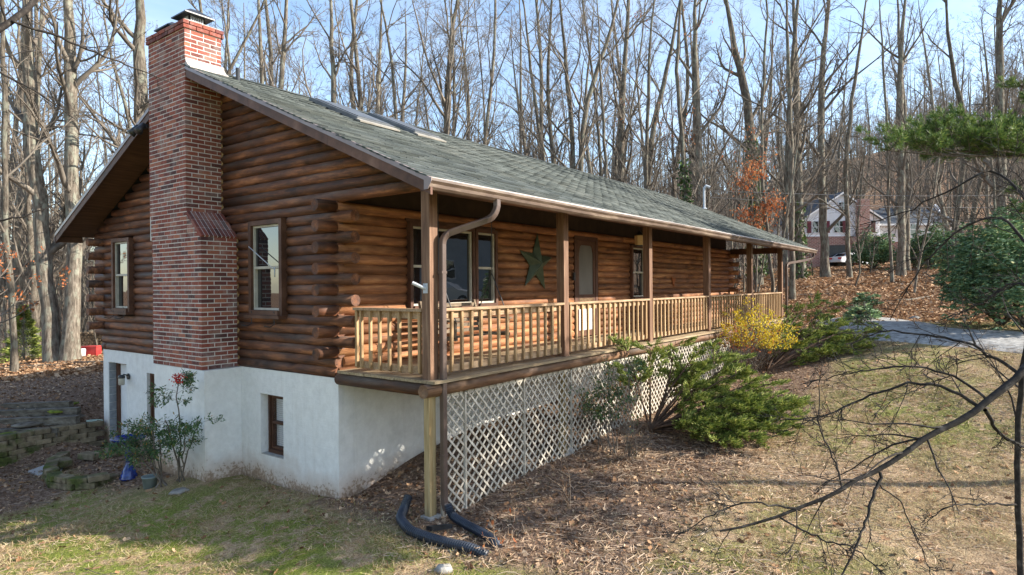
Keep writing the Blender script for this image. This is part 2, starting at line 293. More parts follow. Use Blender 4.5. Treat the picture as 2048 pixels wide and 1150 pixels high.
# ------------------------------------------------------------------ terrain
TP = [(0,9.46,-2.15),(-.3,8.2,-2.15),(-.61,5.8,-1.86),(-.61,4.2,-1.82),(0,4.3,-1.84),(0,3,-1.80),(0,1.75,-1.77),(.2,1.76,-1.78),(.8,1.76,-1.66),(1.57,1.76,-1.45),(3,1.76,-1.3),(6,1.76,-1.2),(12,1.76,-.9),
 (-.1,0,-1.70),(.37,0,-1.73),(1.47,0,-1.60),(3.2,0,-1.55),(6.3,0,-1.45),(9,-.2,-1.25),(11,-.2,-1.05),(13.5,-.2,-.75),(16.8,0,-.42),
 (-2.2,2.4,-1.92),(-3.4,3,-1.95),(-.52,-1.6,-1.78),(-.4,-.95,-1.76),(-1.7,6,-2.13),(-1.6,7.6,-2.16),(-1.7,9.6,-2.18),(-3.5,8,-2.2),(-5,9,-2.25),(-2,0,-1.85),(-6,-6,-1.9),(-4,-2,-1.88),(-6,2,-2.0),(-10,5,-2.3),
 (-.35,9.9,-1.62),(-1.7,10.6,-1.62),(-2.5,11,-1.6),(-.3,11.5,-1.35),(0,14,-1.25),(-2.4,14,-1.45),(2.6,20.4,-1.33),(-2,20,-1.6),(4,31.8,-2.2),(-6,20,-2.0),(8,26,-1.5),(0,45,-4),(15,45,-3),(-20,40,-5),(-15,15,-2.8),
 (2.66,-3,-1.6),(5,-3,-1.5),(2,-5.6,-1.62),(6,-6,-1.42),(5.4,-.5,-1.45),(11.3,-1,-.92),(9,-3.4,-1.0),(8,-6,-.95),(14.5,-2.3,-.18),(13.4,-4.2,-.18),(12.3,-6.1,-.25),(12,-9,-.3),(8,-10,-1.),(2,-12,-1.7),(16,-5,-.05),
 (17.2,-1.2,-.15),(20,-1,.05),(19,-4,.0),(27.7,-3.2,.42),(24,2,.4),(19,3,-.1),(19,9,-.3),(8,9.6,-1.0),(8,14,-.9),(20,16,-.2),(43.4,-.85,1.7),(38,10,1.5),(35,-12,1.3),(30,22,.6),(74,7.8,3.1),(68,0,3.0),(72,20,3.0),(70,-15,3.1),(60,40,2),
 (95,10,7),(95,40,6),(95,-20,7),(130,15,18),(130,55,15),(130,-30,18),(170,30,36),(165,80,30),(170,-30,38),(225,3,54),(215,60,50),(190,110,42),(225,-70,56),(150,140,26),(90,90,4),(50,70,-2),(100,170,12),(40,150,-4),(-10,110,-7),(-60,60,-8),
 (0,250,5),(-100,150,-8),(300,0,60),(300,150,55),(200,300,30),(-100,-100,-3),(0,-100,-2),(100,-100,6),(250,-150,50),(-150,0,-5),(40,-40,1),(10,-30,-1.2),(-20,-20,-2.2)]
TP = np.array(TP, float); TP[:, 2] = np.where((TP[:, 0] > 92) & (TP[:, 2] > 3), 3+(TP[:, 2]-3)*np.where(TP[:, 1] > 35, .62, .84), TP[:, 2])
def _phi(a, b): return np.sqrt(((a[:, None, :]-b[None, :, :])**2).sum(-1)+.16)
_A = _phi(TP[:, :2], TP[:, :2]); _n = len(TP); _K = np.zeros((_n+1, _n+1)); _K[:_n, :_n] = _A; _K[:_n, _n] = 1; _K[_n, :_n] = 1
_w = np.linalg.solve(_K, np.append(TP[:, 2], 0))
_rg = np.random.default_rng(5); _ph = _rg.uniform(0, 6.28, (24,)); _dr = _rg.uniform(0, 6.28, (24,)); _fr2 = np.geomspace(.35, 7, 24)
def bumpz(x, y):
    z = 0
    for i in range(24): z = z+np.sin((x*np.cos(_dr[i])+y*np.sin(_dr[i]))*_fr2[i]+_ph[i])*.012/_fr2[i]**.75
    return z
def H(x, y):
    x = np.atleast_1d(np.asarray(x, float)); y = np.atleast_1d(np.asarray(y, float)); out = np.empty(x.size); P = np.stack([x.ravel(), y.ravel()], 1)
    for i in range(0, len(P), 20000): out[i:i+20000] = _phi(P[i:i+20000], TP[:, :2])@_w[:_n]+_w[_n]
    return out.reshape(x.shape)+bumpz(x, y)
def h(x, y): return float(H(x, y)[0])
def ghit(px, py, dmax=400):
    r = ray(px, py); ds = np.geomspace(3, dmax, 700); P = CAM+r*ds[:, None]; g = P[:, 2]-H(P[:, 0], P[:, 1]); i = np.argmax(g < 0)
    if g[i] >= 0: return P[-1]
    t = g[i-1]/(g[i-1]-g[i]); return P[i-1]*(1-t)+P[i]*t
def fbm(x, y, f, seed, o=4):
    r = np.random.default_rng(seed); z = 0; a = 1; tot = 0
    for k in range(o):
        for j in range(3):
            d = r.uniform(0, 6.28); p = r.uniform(0, 6.28); z = z+a*np.sin((x*np.cos(d)+y*np.sin(d))*f+p+1.3*np.sin((y*np.cos(d)-x*np.sin(d))*f*.7+p*2)); tot += a
        f *= 1.9; a *= .7
    return z/tot
def sst(e0, e1, x): t = np.clip((x-e0)/(e1-e0), 0, 1); return t*t*(3-2*t)
def depth(x, y): return (x-CX)*FW[0]+(y-CY)*FW[1]
def lat(x, y): return (x-CX)*RT[0]+(y-CY)*RT[1]
def zones(x, y):
    """grass-moss, leaf litter, mulch soil weights"""
    d = depth(x, y); n = fbm(x, y, .9, 3)*.5; n2 = fbm(x, y, .35, 9)
    right = sst(9.5, 12.5, x-.15*y+n) ; litter = sst(17.5, 21, d+n*2)*sst(0, 1, x-12+n)
    litter = np.maximum(litter, sst(14.4, 16.6, y+.15*x+n*1.5))
    litter = np.maximum(litter, .85*sst(19.5, 22, x+.2*y+n*2))
    mul = sst(-2.6, -.9, y+n*1.2)*sst(0.3, 1.4, x+.5*n)*(1-sst(13, 15, x))*(y < 3)
    mul = np.maximum(mul, sst(-.9, .2, x+.25*n)*sst(-3.5, -1.5, y+n)*(y < 2))
    mul = np.maximum(mul, sst(7.6, 8.6, y+n)*(1-litter)*(x < 3)); mul = np.maximum(mul, (sst(-1.9, -.8, x+n*.8)*sst(4.6, 5.6, y+n*.6))*(x < 1)*(1-litter))
    mul = np.maximum(mul, sst(-3.8, -2.6, -abs(x+4.5)+n)*sst(5.8, 7, y+n))
    mul = np.clip(mul, 0, 1)*(1-litter)
    moss = np.clip(.32+1.3*n2+.6*n+.75*sst(-.5, 1.5, 1-x), 0, 1)*(1-litter)*(1-mul)
    return moss, litter, mul
def warp(u, c, s, a): return c+s*np.sinh(u*a)/np.sinh(a)
NG = 380; u = np.linspace(-1, 1, NG); gx, gy = np.meshgrid(warp(u, 2.5, 330, 5.0), warp(u, 0, 330, 5.0), indexing='ij')
gz = H(gx, gy)
V = np.stack([gx, gy, gz], -1).reshape(-1, 3); idx = np.arange(NG*NG).reshape(NG, NG)
Fq = np.stack([idx[:-1, :-1], idx[1:, :-1], idx[1:, 1:], idx[:-1, 1:]], -1).reshape(-1, 4)
G = N('ground_surface')
ga = G.n('ShaderNodeAttribute'); ga.attribute_name = 'zone'; gs = G.n('ShaderNodeSeparateColor'); G.l(ga.outputs['Color'], gs.inputs[0])
_p = G.pos(); f1 = G.noise(_p, 2.2, 9, .68); f2 = G.noise(_p, 13, 8, .7); f3 = G.noise(_p, 55, 5, .7); f4 = G.noise(G.pos((1, 1, 1)), .7, 5)
soil = G.ramp(f2, [(.3, (.085, .052, .036)), (.5, (.22, .145, .10)), (.68, (.44, .32, .235))]); soil = G.mix(1., soil, G.ramp(f3, [(.3, .6), (.7, 1.4)]), 'MULTIPLY')
dry = G.ramp(f3, [(.30, (.16, .09, .05)), (.5, (.46, .32, .19)), (.68, (.74, .59, .39))]); dry = G.mix(G.ramp(f1, [(.42, 0.), (.60, .75)]), dry, soil)
moss = G.ramp(f3, [(.32, (.05, .075, .01)), (.52, (.19, .25, .03)), (.68, (.42, .47, .08))])
litc = G.n('ShaderNodeTexVoronoi'); litc.inputs['Scale'].default_value = 9; G.l(G.pos((1, 1, 1)), litc.inputs['Vector'])
lsep = G.n('ShaderNodeSeparateColor'); G.l(litc.outputs['Color'], lsep.inputs[0])
lit = G.ramp(lsep.outputs[0], [(0, (.10, .05, .03)), (.4, (.25, .14, .08)), (.75, (.38, .235, .14)), (1, (.55, .40, .27))])
c = dry; mf = G.math('MULTIPLY', gs.outputs[0], G.ramp(G.math('ADD', f1, G.math('MULTIPLY', G.math('SUBTRACT', f2, .5), .5)), [(.40, 0.), (.52, 1.)]), True)
c = G.mix(G.math('MULTIPLY', mf, .85), c, moss); mm = G.ramp(G.math('ADD', gs.outputs[2], G.math('MULTIPLY', G.math('SUBTRACT', f2, .5), 1.4)), [(.3, 0.), (.7, 1.)]); c = G.mix(mm, c, soil)
ml = G.ramp(G.math('ADD', gs.outputs[1], G.math('MULTIPLY', G.math('SUBTRACT', f1, .5), 1.0)), [(.3, 0.), (.65, 1.)]); c = G.mix(ml, c, lit)
hh = G.math('ADD', G.math('ADD', f2, G.math('MULTIPLY', f3, .5)), G.math('MULTIPLY', litc.outputs['Distance'], .4))
GM = G.out(c, .97, hh, 1., .05, .1)
gme = npmesh('ground', V, Fq, GM, True)
zc = np.stack(zones(gx, gy), -1).reshape(-1, 3); ca = gme.color_attributes.new('zone', 'FLOAT_COLOR', 'POINT')
ca.data.foreach_set('color', np.concatenate([zc, np.ones((len(zc), 1))], 1).astype(np.float32).ravel())
tag(link('ground', gme), kind='structure')
# driveway: a gravelly strip draped on the ground
def ribbon(path, width, lift, n=90, m=9):
    P = np.array(path, float); t = np.linspace(0, len(P)-1, n); C2 = np.stack([np.interp(t, range(len(P)), P[:, k]) for k in (0, 1)], 1)
    for _ in range(12): C2[1:-1] = (C2[:-2]+2*C2[1:-1]+C2[2:])/4
    T = np.gradient(C2, axis=0); T /= np.linalg.norm(T, axis=1)[:, None]; Nn = np.stack([-T[:, 1], T[:, 0]], 1)
    w = np.linspace(-.5, .5, m); X = C2[:, None, :]+Nn[:, None, :]*(w[None, :, None]*width+.12*np.sin(t*7)[:, None, None]*w[None, :, None])
    Z = H(X[..., 0], X[..., 1])+lift; Z[:, 0] -= .05; Z[:, -1] -= .05
    V = np.concatenate([X, Z[..., None]], -1).reshape(-1, 3); I = np.arange(n*m).reshape(n, m)
    return V, np.stack([I[:-1, :-1], I[1:, :-1], I[1:, 1:], I[:-1, 1:]], -1).reshape(-1, 4)
DP = [(13.0, -16), (12.6, -10), (12.9, -6.4), (14.1, -3.9), (16.4, -2.6), (18.3, -1.9)]
Vd, Fd = ribbon(DP, 2.7, .045)
DRV = pm('driveway_asphalt', [(.3, (.15, .14, .125)), (.5, (.33, .32, .30)), (.68, (.50, .48, .445))], 7, rough=.9, bs=.8, bd=.03, detail=10)
tag(link('driveway', npmesh('driveway', Vd, Fd, DRV, True)), kind='structure')

# ================================================================== THE LOG HOUSE
rng = random.Random(11); NP = np.random.default_rng(7)
D, B, L = 1.76, 9.5, 16.75                     # porch depth, back wall, length
ZF = -.118; EY, EZ, RY, RZ, XO, XE = -.52, 2.356, 4.817, 4.712, -.596, 18.95
SL = (RZ-EZ)/(RY-EY); ZR = lambda y: RZ-SL*abs(y-RY); TH = .16
HOUSE = empty('log_house', (0, 0, 0), 'brown log house with red brick chimney, green shingle roof and long front porch', 'house')
def win(name, ax, v, a0, a1, z0, z1, depth=.06, casing=.07, two=True, cas=WOODB, sash=VINYL, sill=True, glass=GLASS, fl=1):
    """a window in the plane ax=v (0: gable, looking to -X; 1: front wall, looking to -Y). casing is the part, the rest are its pieces"""
    def q(nm, mt, par, b0, b1, y0, y1, c0, c1):
        return bx(nm, mt, par, v-c1, v-c0, b0, b1, y0, y1) if ax == 0 else bx(nm, mt, par, b0, b1, v-c1, v-c0, y0, y1)
    m = MB()
    def mq(b0, b1, y0, y1, c0, c1):
        if ax == 0: m.box(v-c1, v-c0, b0, b1, y0, y1)
        else: m.box(b0, b1, v-c1, v-c0, y0, y1)
    mq(a0-casing, a0, z0-casing, z1+casing, -.08, depth); mq(a1, a1+casing, z0-casing, z1+casing, -.08, depth)
    mq(a0, a1, z1, z1+casing, -.08, depth); mq(a0, a1, z0-casing, z0, -.08, depth+.03)
    p = m.build(name, cas, HOUSE)
    if sill: q('sill', cas, p, a0-casing-.02, a1+casing+.02, z0-casing-.05, z0-casing-.002, -.04, depth+.07)
    m = MB(); s = .035
    mq(a0+.003, a0+s, z0+.003, z1-.003, -.05, .015); mq(a1-s, a1-.003, z0+.003, z1-.003, -.05, .015); mq(a0+s, a1-s, z1-s, z1-.003, -.05, .014); mq(a0+s, a1-s, z0+.003, z0+s, -.05, .014)
    zm = (z0+z1)/2
    if two: mq(a0+s, a1-s, zm-.02, zm+.02, -.055, .02)
    m.build('sash', sash, p)
    if two:
        q('pane', glass, p, a0+s, a1-s, zm+.02, z1-s, -.02, -.012); q('pane', glass, p, a0+s, a1-s, z0+s, zm-.02, -.045, -.037)
    else: q('pane', glass, p, a0+s, a1-s, z0+s, z1-s, -.03, -.022)
    return p
# openings: gable (Y ranges) and porch wall (X ranges)
GW = [(2.98, 3.72, .80, 2.10), (8.06, 8.72, .76, 2.08)]
win('window', 0, -.05, *GW[0]); win('window', 0, -.05, *GW[1])
FWN = [(1.36, 1.80, .84, 2.08, True), (1.93, 2.79, .84, 2.08, False), (2.93, 3.42, .84, 2.08, True), (9.0, 9.68, .84, 2.08, True)]
for a0, a1, z0, z1, tw in FWN: win('window', 1, D-.05, a0, a1, z0, z1, .05, .06, tw)
# ---- inner sheathing so no light passes between the logs
m = MB()
m.prism([(.09, D+.09, ZF), (.09, B-.09, ZF), (.09, B-.09, ZR(B-.09)-TH), (.09, RY, RZ-TH), (.09, D+.09, ZR(D)-TH)], (.12, 0, 0))
m.prism([(L-.21, D+.09, ZF), (L-.21, B-.09, ZF), (L-.21, B-.09, ZR(B-.09)-TH), (L-.21, RY, RZ-TH), (L-.21, D+.09, ZR(D)-TH)], (.12, 0, 0))
m.box(.2, L-.2, D+.09, D+.2, ZF, ZR(D)-TH); m.box(.2, L-.2, B-.2, B-.09, ZF, 2.35)
m.prism([(.07, -.1, 2.36), (.07, D+.1, 2.36), (.07, D+.1, ZR(D)-TH-.01), (.07, -.1, ZR(-.1)-TH-.01)], (.06, 0, 0))
m.build('wall_core', pm('dark_wall_core', [(.3, (.03, .018, .012)), (.7, (.06, .035, .022))], 4), HOUSE)
# ---- logs
CH = .144; RL = .080; K = 12
def logm(ax, mat, length, r=RL):
    """one round log with slight bumps along it, centred, its ends bevelled"""
    m = MB(); n = max(3, min(9, int(length/1.1)+2)); pts = []; rad = []
    for i in range(n):
        t = -.5+i/(n-1); p = [0, 0, 0]; p[ax] = t*length; q = [0, 1, 2]; q.remove(ax)
        if 0 < i < n-1: p[q[0]] += rng.uniform(-.004, .004); p[2] += rng.uniform(-.003, .003)
        pts.append(p); rad.append(r*rng.uniform(.975, 1.02))
    m.tube(pts, rad, K); me = pymesh('log', m.v, m.f, mat)
    me.polygons.foreach_set('use_smooth', [len(p.vertices) == 4 for p in me.polygons]); return me
def log(ax, a0, a1, c, z, mat, r=RL, par=None, nm='log'):
    if a1-a0 < .04: return
    me = logm(ax, mat, a1-a0, r); l = [c, (a0+a1)/2, z] if ax == 1 else [(a0+a1)/2, c, z]
    return link(nm, me, par or HOUSE, l)
def cut(segs, holes):
    for h0, h1 in holes:
        o = []
        for a, b in segs:
            if h1 <= a or h0 >= b: o.append((a, b)); continue
            if h0 > a: o.append((a, h0))
            if h1 < b: o.append((h1, b))
        segs = o
    return segs
def chim(z):
    if z < 1.96: return (4.262, 5.87)
    if z < 2.37: return (4.262+(z-1.96)/.41*.45, 5.9)
    return (4.712, 5.95)
for n in range(34):
    z = ZF+.072+n*CH
    ylo = (z+TH-EZ)/SL+EY+.05; yhi = 2*RY-ylo
    if z < 2.38:
        a = D-.33 if n % 2 else D-.02; b = B+.34 if n % 2 == 0 else B+.02
        if n < 2: a, b = D+.02, B
    else: a, b = max(ylo, -.06), min(yhi, 9.7)
    if b-a < .1: continue
    holes = [chim(z)]+[(w[0]-.07, w[1]+.07) for w in GW if w[2]-.12 < z < w[3]+.10]
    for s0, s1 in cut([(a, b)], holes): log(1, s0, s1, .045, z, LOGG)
    if z < 2.38:
        a = -.33 if n % 2 == 0 else .1
        if n == 0: a = .02
        hl = [(w[0]-.06, w[1]+.06) for w in FWN if w[2]-.12 < z < w[3]+.10]
        if z < 2.2: hl.append((6.24, 7.32))
        # the three porch windows share one opening
        if .72 < z < 2.18: hl.append((1.3, 3.48))
        e = L+.34 if n % 2 == 0 else L-.02
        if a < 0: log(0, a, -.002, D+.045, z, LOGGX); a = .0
        cuts = cut([(a, e)], hl)
        for s0, s1 in cuts:
            if s1-s0 > 7: mid = rng.uniform(s0+3, s1-3); log(0, s0, mid-.002, D+.045, z, LOGF); log(0, mid+.002, s1, D+.045, z, LOGF)
            else: log(0, s0, s1, D+.045, z, LOGF)
        # short ends that cross at the far corners
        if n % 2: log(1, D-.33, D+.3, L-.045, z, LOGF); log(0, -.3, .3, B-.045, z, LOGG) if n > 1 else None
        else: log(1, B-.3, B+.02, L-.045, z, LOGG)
# mullion boards between the three porch windows
bx('mullion', WOODB, HOUSE, 1.862, 1.868, D-.02, D+.1, .78, 2.14)
bx('window_head', WOODB, HOUSE, 1.28, 3.5, D-.03, D+.08, 2.143, 2.20); bx('window_sill', WOODB, HOUSE, 1.28, 3.5, D-.06, D+.08, .72, .778)
# ---- foundation: painted parging with recessed openings
m = MB()
def holed(m, x0, x1, y0, y1, z0, z1, holes):
    ys = sorted({y0, y1, *[h[0] for h in holes], *[h[1] for h in holes]}); zs = sorted({z0, z1, *[h[2] for h in holes], *[h[3] for h in holes]})
    for a, b in zip(ys, ys[1:]):
        run = None
        for c, d in zip(zs, zs[1:]):
            solid = not any(h[0] <= a and b <= h[1] and h[2] <= c and d <= h[3] for h in holes)
            if solid: run = [run[0], d] if run else [c, d]
            if (not solid or d == zs[-1]) and run: m.box(x0, x1, a, b, *run); run = None
FH = [(3.06, 3.66, -1.44, -.50), (6.75, 7.52, -1.45, -.47), (8.40, 9.25, -2.6, -.37)]
holed(m, 0, .26, D, B, -3.0, ZF, FH)
m.box(.262, L, D, D+.2, -3, ZF-.001); m.box(.262, L, B-.2, B, -3, ZF-.001); m.box(L-.2, L, D+.2, B-.2, -3, ZF-.002)
m.build('foundation', STUC, HOUSE)
m = MB(); m.prism([(-.607, 4.20, -3), (-.607, 5.84, -3), (0-.001, 5.84, -3), (0-.001, 4.20, -3)], (0, 0, 2.875)); m.build('chimney_base', STUC, HOUSE)
for y0, y1, z0, z1 in FH[:2]:
    p = win('basement_window', 0, .17 if y0 < 5 else .10, y0+.05, y1-.05, z0+.06, z1-.05, .04, .05, True, WOODB, WOODB, False, CLEAR)
    for k in range(int((z1-z0-.16)/.032)): bx('blind_slat', WHITE, p, .222, .226, y0+.09, y1-.09, z0+.1+k*.032, z0+.127+k*.032)
    bx('blind_backing', SCREEN, p, .262, .30, y0, y1, z0, z1)
    bx('concrete_sill', CONC, p, .002, .17, y0+.002, y1-.002, z0-.03, z0+.012)
for k in range(13): bx('reveal_block', GREYBLK, HOUSE, .012, .2, 9.236, 9.2515, -2.55+k*.166, -2.55+k*.166+.158)
m = MB(); m.box(.14, .24, 9.12, 9.235, -2.6, -.42); m.box(.14, .24, 8.402, 8.45, -2.6, -.42); m.box(.14, .24, 8.402, 9.235, -.42, -.372)
dfr = m.build('basement_door_frame', WOODB, HOUSE); bx('door_leaf', WHITE, dfr, .18, .235, 8.45, 9.12, -2.6, -.42)
# ---- brick chimney
CHM = empty('chimney'); CHM.parent = HOUSE
m = MB(); m.box(-.603, -.01, 4.266, 5.868, -.12, 1.95); m.box(-.603, -.01, 4.716, 5.945, 1.95, 4.0); m.box(-.603, -.014, 4.716, 5.945, 4.0, 5.36)
m.prism([(-.597, 4.275, 1.9), (-.01, 4.275, 1.9), (-.01, 4.73, 2.34), (-.597, 4.73, 2.34)], (0, .3, 0))
m.build('mortar_core', MORTAR, CHM)
BH, BL, MJ = .0545, .196, .0145
bricks = []
def course(z, x0, x1, y0, y1, odd):
    """outer face x=x0 (running along y), side face y=y0 (running along x)"""
    s = .098 if odd else 0
    if odd: bricks.append((x0, x0+BL, y0, y0+.09, z, z+BH, 1)); y = y0+.09+MJ
    else: y = y0
    while y < y1-.02:
        a, b = y, min(y+BL, y1)
        if b-a > .03: bricks.append((x0, x0+.09, a, b, z, z+BH, a == y0))
        y += BL+MJ
    x = x0+(BL if odd else .09)+MJ
    while x < x1-.02:
        b = min(x+BL, x1)
        if b-x > .02: bricks.append((x, b, y0, y0+.09, z, z+BH, 0))
        x += BL+MJ
n = 0; z = ZF
while z < 5.17:
    if z < 1.93: y0, y1 = 4.262, 5.872
    else: y0, y1 = 4.712, 5.95-(0 if z > 2.3 else .04)
    if z < 1.93 or z > 2.0: course(z, -.607, -.004 if z < 4.1 else -.01, y0, y1, n % 2)
    elif True: course(z, -.607, -.004, 4.712, 5.9, n % 2)
    # stepped infill of the outer face under the shoulder
    if 1.93 <= z < 2.33:
        ys = 4.262+(z-1.95+.03)/.41*.45+.03
        y = 4.70
        while y-ys > .05: bricks.append((-.607, -.52, max(ys, y-BL), y-MJ, z, z+BH, 0)); y -= BL+MJ
    z += BH+MJ; n += 1
zt = z
for k, e in ((0, .0), (1, .028), (2, .028)):
    course(zt+k*(BH+MJ), -.607-e, .0+e, 4.712-e, 5.95+e, k % 2)
ztop = zt+3*(BH+MJ)
cands = sorted(range(len(bricks)), key=lambda i: (bricks[i][2]-CY)**2+(bricks[i][0]-CX)**2+(bricks[i][4]-CZ)**2)
near = set(cands[:300])
bev = MB()
def bbox_(m, b):
    j = [rng.uniform(-.0022, .0022) for _ in range(3)]
    m.box(b[0]+j[0], b[1]+j[0], b[2]+(j[1] if not b[6] else 0), b[3]+j[1], b[4]+j[2]*.5, b[5]+j[2]*.5)
rest = MB()
for i, b in enumerate(bricks):
    if i in near: bx('brick', BRICK, CHM, b[0]+rng.uniform(-.0015, .001), b[1], b[2]+rng.uniform(-.001, .001), b[3], b[4], b[5]+rng.uniform(-.001, .001))
    else: bbox_(rest, b)
tag(rest.build('brickwork', BRICK, CHM), kind='stuff')
# sloping shoulder laid with bricks on edge
sv = Vector((0, .45, .41)); sl_ = sv.length; sn = Vector((0, -.41, .45)).normalized(); su = sv.normalized()
for r_ in range(3):
    for k in range(9):
        a = Vector((-.607+k*.0675, 4.246, 1.955))+su*(r_*.205); mm_ = MB(); w_, l_ = .052, .190
        P = [a, a+Vector((w_, 0, 0)), a+Vector((w_, 0, 0))+su*l_, a+su*l_]; mm_.prism([p+sn*(-.05) for p in P], sn*.058); mm_.build('shoulder_brick', BRICK, CHM)
m = MB(); P = [Vector((-.60, 4.25, 1.955)), Vector((-.006, 4.25, 1.955)), Vector((-.006, 4.25, 1.955))+su*.61, Vector((-.60, 4.25, 1.955))+su*.61]
m.prism([p-sn*.053 for p in P], sn*.055); m.build('shoulder_mortar', MORTAR, CHM)
m = MB(); m.prism([(-.60, 4.72, ztop-.01), (-.01, 4.72, ztop-.01), (-.01, 5.94, ztop-.01), (-.60, 5.94, ztop-.01)], (0, 0, .02)); m.build('crown_wash', CONC, CHM)
def cap(y, x, s, hh_, zz):
    m = MB(); m.box(x-s*.55, x+s*.55, y-s*.55, y+s*.55, zz, zz+.05); m.box(x-s*.75, x+s*.75, y-s*.75, y+s*.75, zz+.05, zz+.085); c_ = m.build('chimney_cap', BLACKM, CHM)
    w = MB(); n_ = 9
    for k in range(n_):
        t = -s*.6+1.2*s*k/(n_-1)
        for q in ((t, -s*.6), (t, s*.6), (-s*.6, t), (s*.6, t)): w.box(x+q[0]-.006, x+q[0]+.006, y+q[1]-.006, y+q[1]+.006, zz+.085, zz+hh_)
    w.build('cap_mesh', GALV, c_)
    v = MB(); e = s*1.15
    v.add([(x-e, y-e, zz+hh_-.03), (x+e, y-e, zz+hh_-.03), (x+e, y+e, zz+hh_-.03), (x-e, y+e, zz+hh_-.03), (x-s*.35, y-s*.35, zz+hh_+.09), (x+s*.35, y-s*.35, zz+hh_+.09), (x+s*.35, y+s*.35, zz+hh_+.09), (x-s*.35, y+s*.35, zz+hh_+.09),
           (x-e, y-e, zz+hh_-.05), (x+e, y-e, zz+hh_-.05), (x+e, y+e, zz+hh_-.05), (x-e, y+e, zz+hh_-.05)],
          [(0, 1, 5, 4), (1, 2, 6, 5), (2, 3, 7, 6), (3, 0, 4, 7), (4, 5, 6, 7), (8, 9, 1, 0), (9, 10, 2, 1), (10, 11, 3, 2), (11, 8, 0, 3), (11, 10, 9, 8)])
    v.build('cap_lid', BLACKM, c_)
cap(5.05, -.30, .21, .22, ztop); cap(5.60, -.34, .20, .13, ztop)
m = MB(); pf = [(4.71, 4.79), (4.698, 4.79), (4.69, 4.74), (4.62, 4.66), (4.55, 4.625), (4.55, 4.605), (4.71, 4.66)]
m.prism([(-.60, y, z) for y, z in pf], (.63, 0, 0)); m.build('chimney_flashing', FLASH, HOUSE)
# wavy sealant where logs meet the chimney
m = MB(); pts = [(-.012, 4.70+.012*sin(i*1.9)+rng.uniform(-.006, .006), 2.40+i*.05) for i in range(40) if 2.40+i*.05 < 4.3]; m.tube(pts, [rng.uniform(.012, .022) for _ in pts], 6)
pts = [(-.012, 4.25+.010*sin(i*1.9)+rng.uniform(-.004, .004), ZF+i*.05) for i in range(42)]; m.tube(pts, [rng.uniform(.010, .02) for _ in pts], 6)
m.build('foam_sealant', pm('amber_sealant', [(.3, (.20, .11, .045)), (.7, (.36, .23, .10))], 20), HOUSE, True)
# ---- roof
ROOF = empty('roof'); ROOF.parent = HOUSE
m = MB()
def slab(m, x0, x1, top, th, y0, y1):
    m.prism([(x0, y0, ZR(y0)-top), (x0, y1, ZR(y1)-top), (x0, y1, ZR(y1)-top-th), (x0, y0, ZR(y0)-top-th)], (x1-x0, 0, 0))
BE = 2*RY-EY
slab(m, XO+.03, XE, .012, .04, EY, RY-.001); slab(m, XO+.03, XE, .012, .04, RY+.001, BE+.1); m.build('roof_deck', DARKUNDER, ROOF)
# soffit planks under the porch and overhangs
y = EY+.03
while y < D-.05:
    p = MB(); slab(p, XO+.05, XE-.05, .075, .018, y, min(y+.145, D+.02)); p.build('soffit_plank', PLANK, ROOF); y += .15
m = MB(); slab(m, XO+.05, .0, .075, .018, D+.0, 4.70); slab(m, XO+.05, .0, .075, .018, 5.96, BE); slab(m, L, XE-.05, .075, .018, D+.0, RY); slab(m, L, XE-.05, .075, .018, RY, BE); slab(m, .0, L, .075, .018, B, BE); m.build('soffit', PLANK, ROOF)
# rake boards with the metal drip edge over them, cut round the chimney
def rake(x, y0, y1, s):
    for top, th, w, nm, mt in ((.055, .125, .032, 'rake_board', WOODB), (-.008, .062, .045, 'rake_trim', CAPM)):
        n_ = max(1, round(abs(y1-y0)/1.9))
        for k in range(n_):
            a, b = y0+(y1-y0)*k/n_, y0+(y1-y0)*(k+1)/n_
            p = MB(); slab(p, x-(w if s < 0 else 0), x+(w if s > 0 else 0), top, th, a+.0015, b-.0015); p.build(nm, mt, ROOF)
rake(XO+.03, EY-.08, 4.705, -1); rake(XO+.03, 5.955, BE+.12, -1); rake(XE-.03, EY-.08, RY, 1); rake(XE-.03, RY, BE+.1, 1)
# shingles: overlapping tabs, nearest ones individual
shs = []; nc = 43; dy = (RY-.02-EY+.03)/nc; ux = Vector((1, 0, 0)); uy = Vector((0, 1, SL)).normalized(); un = Vector((0, -SL, 1)).normalized()
def skip(x, y): return (-.607 < x+.16 < -.0 and y > 4.70) or (1.40 < x+.16 < 2.28 and 3.02 < y+.05 < 4.36) or (2.92 < x+.16 < 3.68 and 3.2 < y+.05 < 4.55)
for r_ in range(nc):
    y = EY-.03+r_*dy; off = (r_ % 3)*.11+rng.uniform(-.02, .02); x = XO-.02-off
    wav = .004*sin(r_*.9)
    while x < XE:
        a, b = max(x, XO-.018), min(x+.328, XE)
        if b-a > .05 and not skip((a+b)/2-.16, y): shs.append((a, b, y+rng.uniform(-.006, .006)+wav*sin(x*1.3), r_))
        x += .333
shs.sort(key=lambda s: (s[0]-CX)**2+(s[2]-CY)**2)
def shing(m, s, dyy=None):
    a, b, y, _ = s; o = Vector((a, y, RZ+SL*(y-RY))); Ln = dy*1.35/uy.y; lift = .011+rng.uniform(0, .010)+.004*sin(a*2.1+y*3)
    p0 = o+un*lift; p1 = p0+ux*(b-a); q1 = p1+uy*Ln-un*(lift-.001); q0 = p0+uy*Ln-un*(lift-.001)
    m.add([p0-un*.016, p1-un*.016, q1-un*.014, q0-un*.014, p0, p1, q1, q0], [(0, 1, 5, 4), (1, 2, 6, 5), (3, 0, 4, 7), (4, 5, 6, 7)])
for s in shs[:300]: p = MB(); shing(p, s); p.build('shingle', SHING, ROOF)
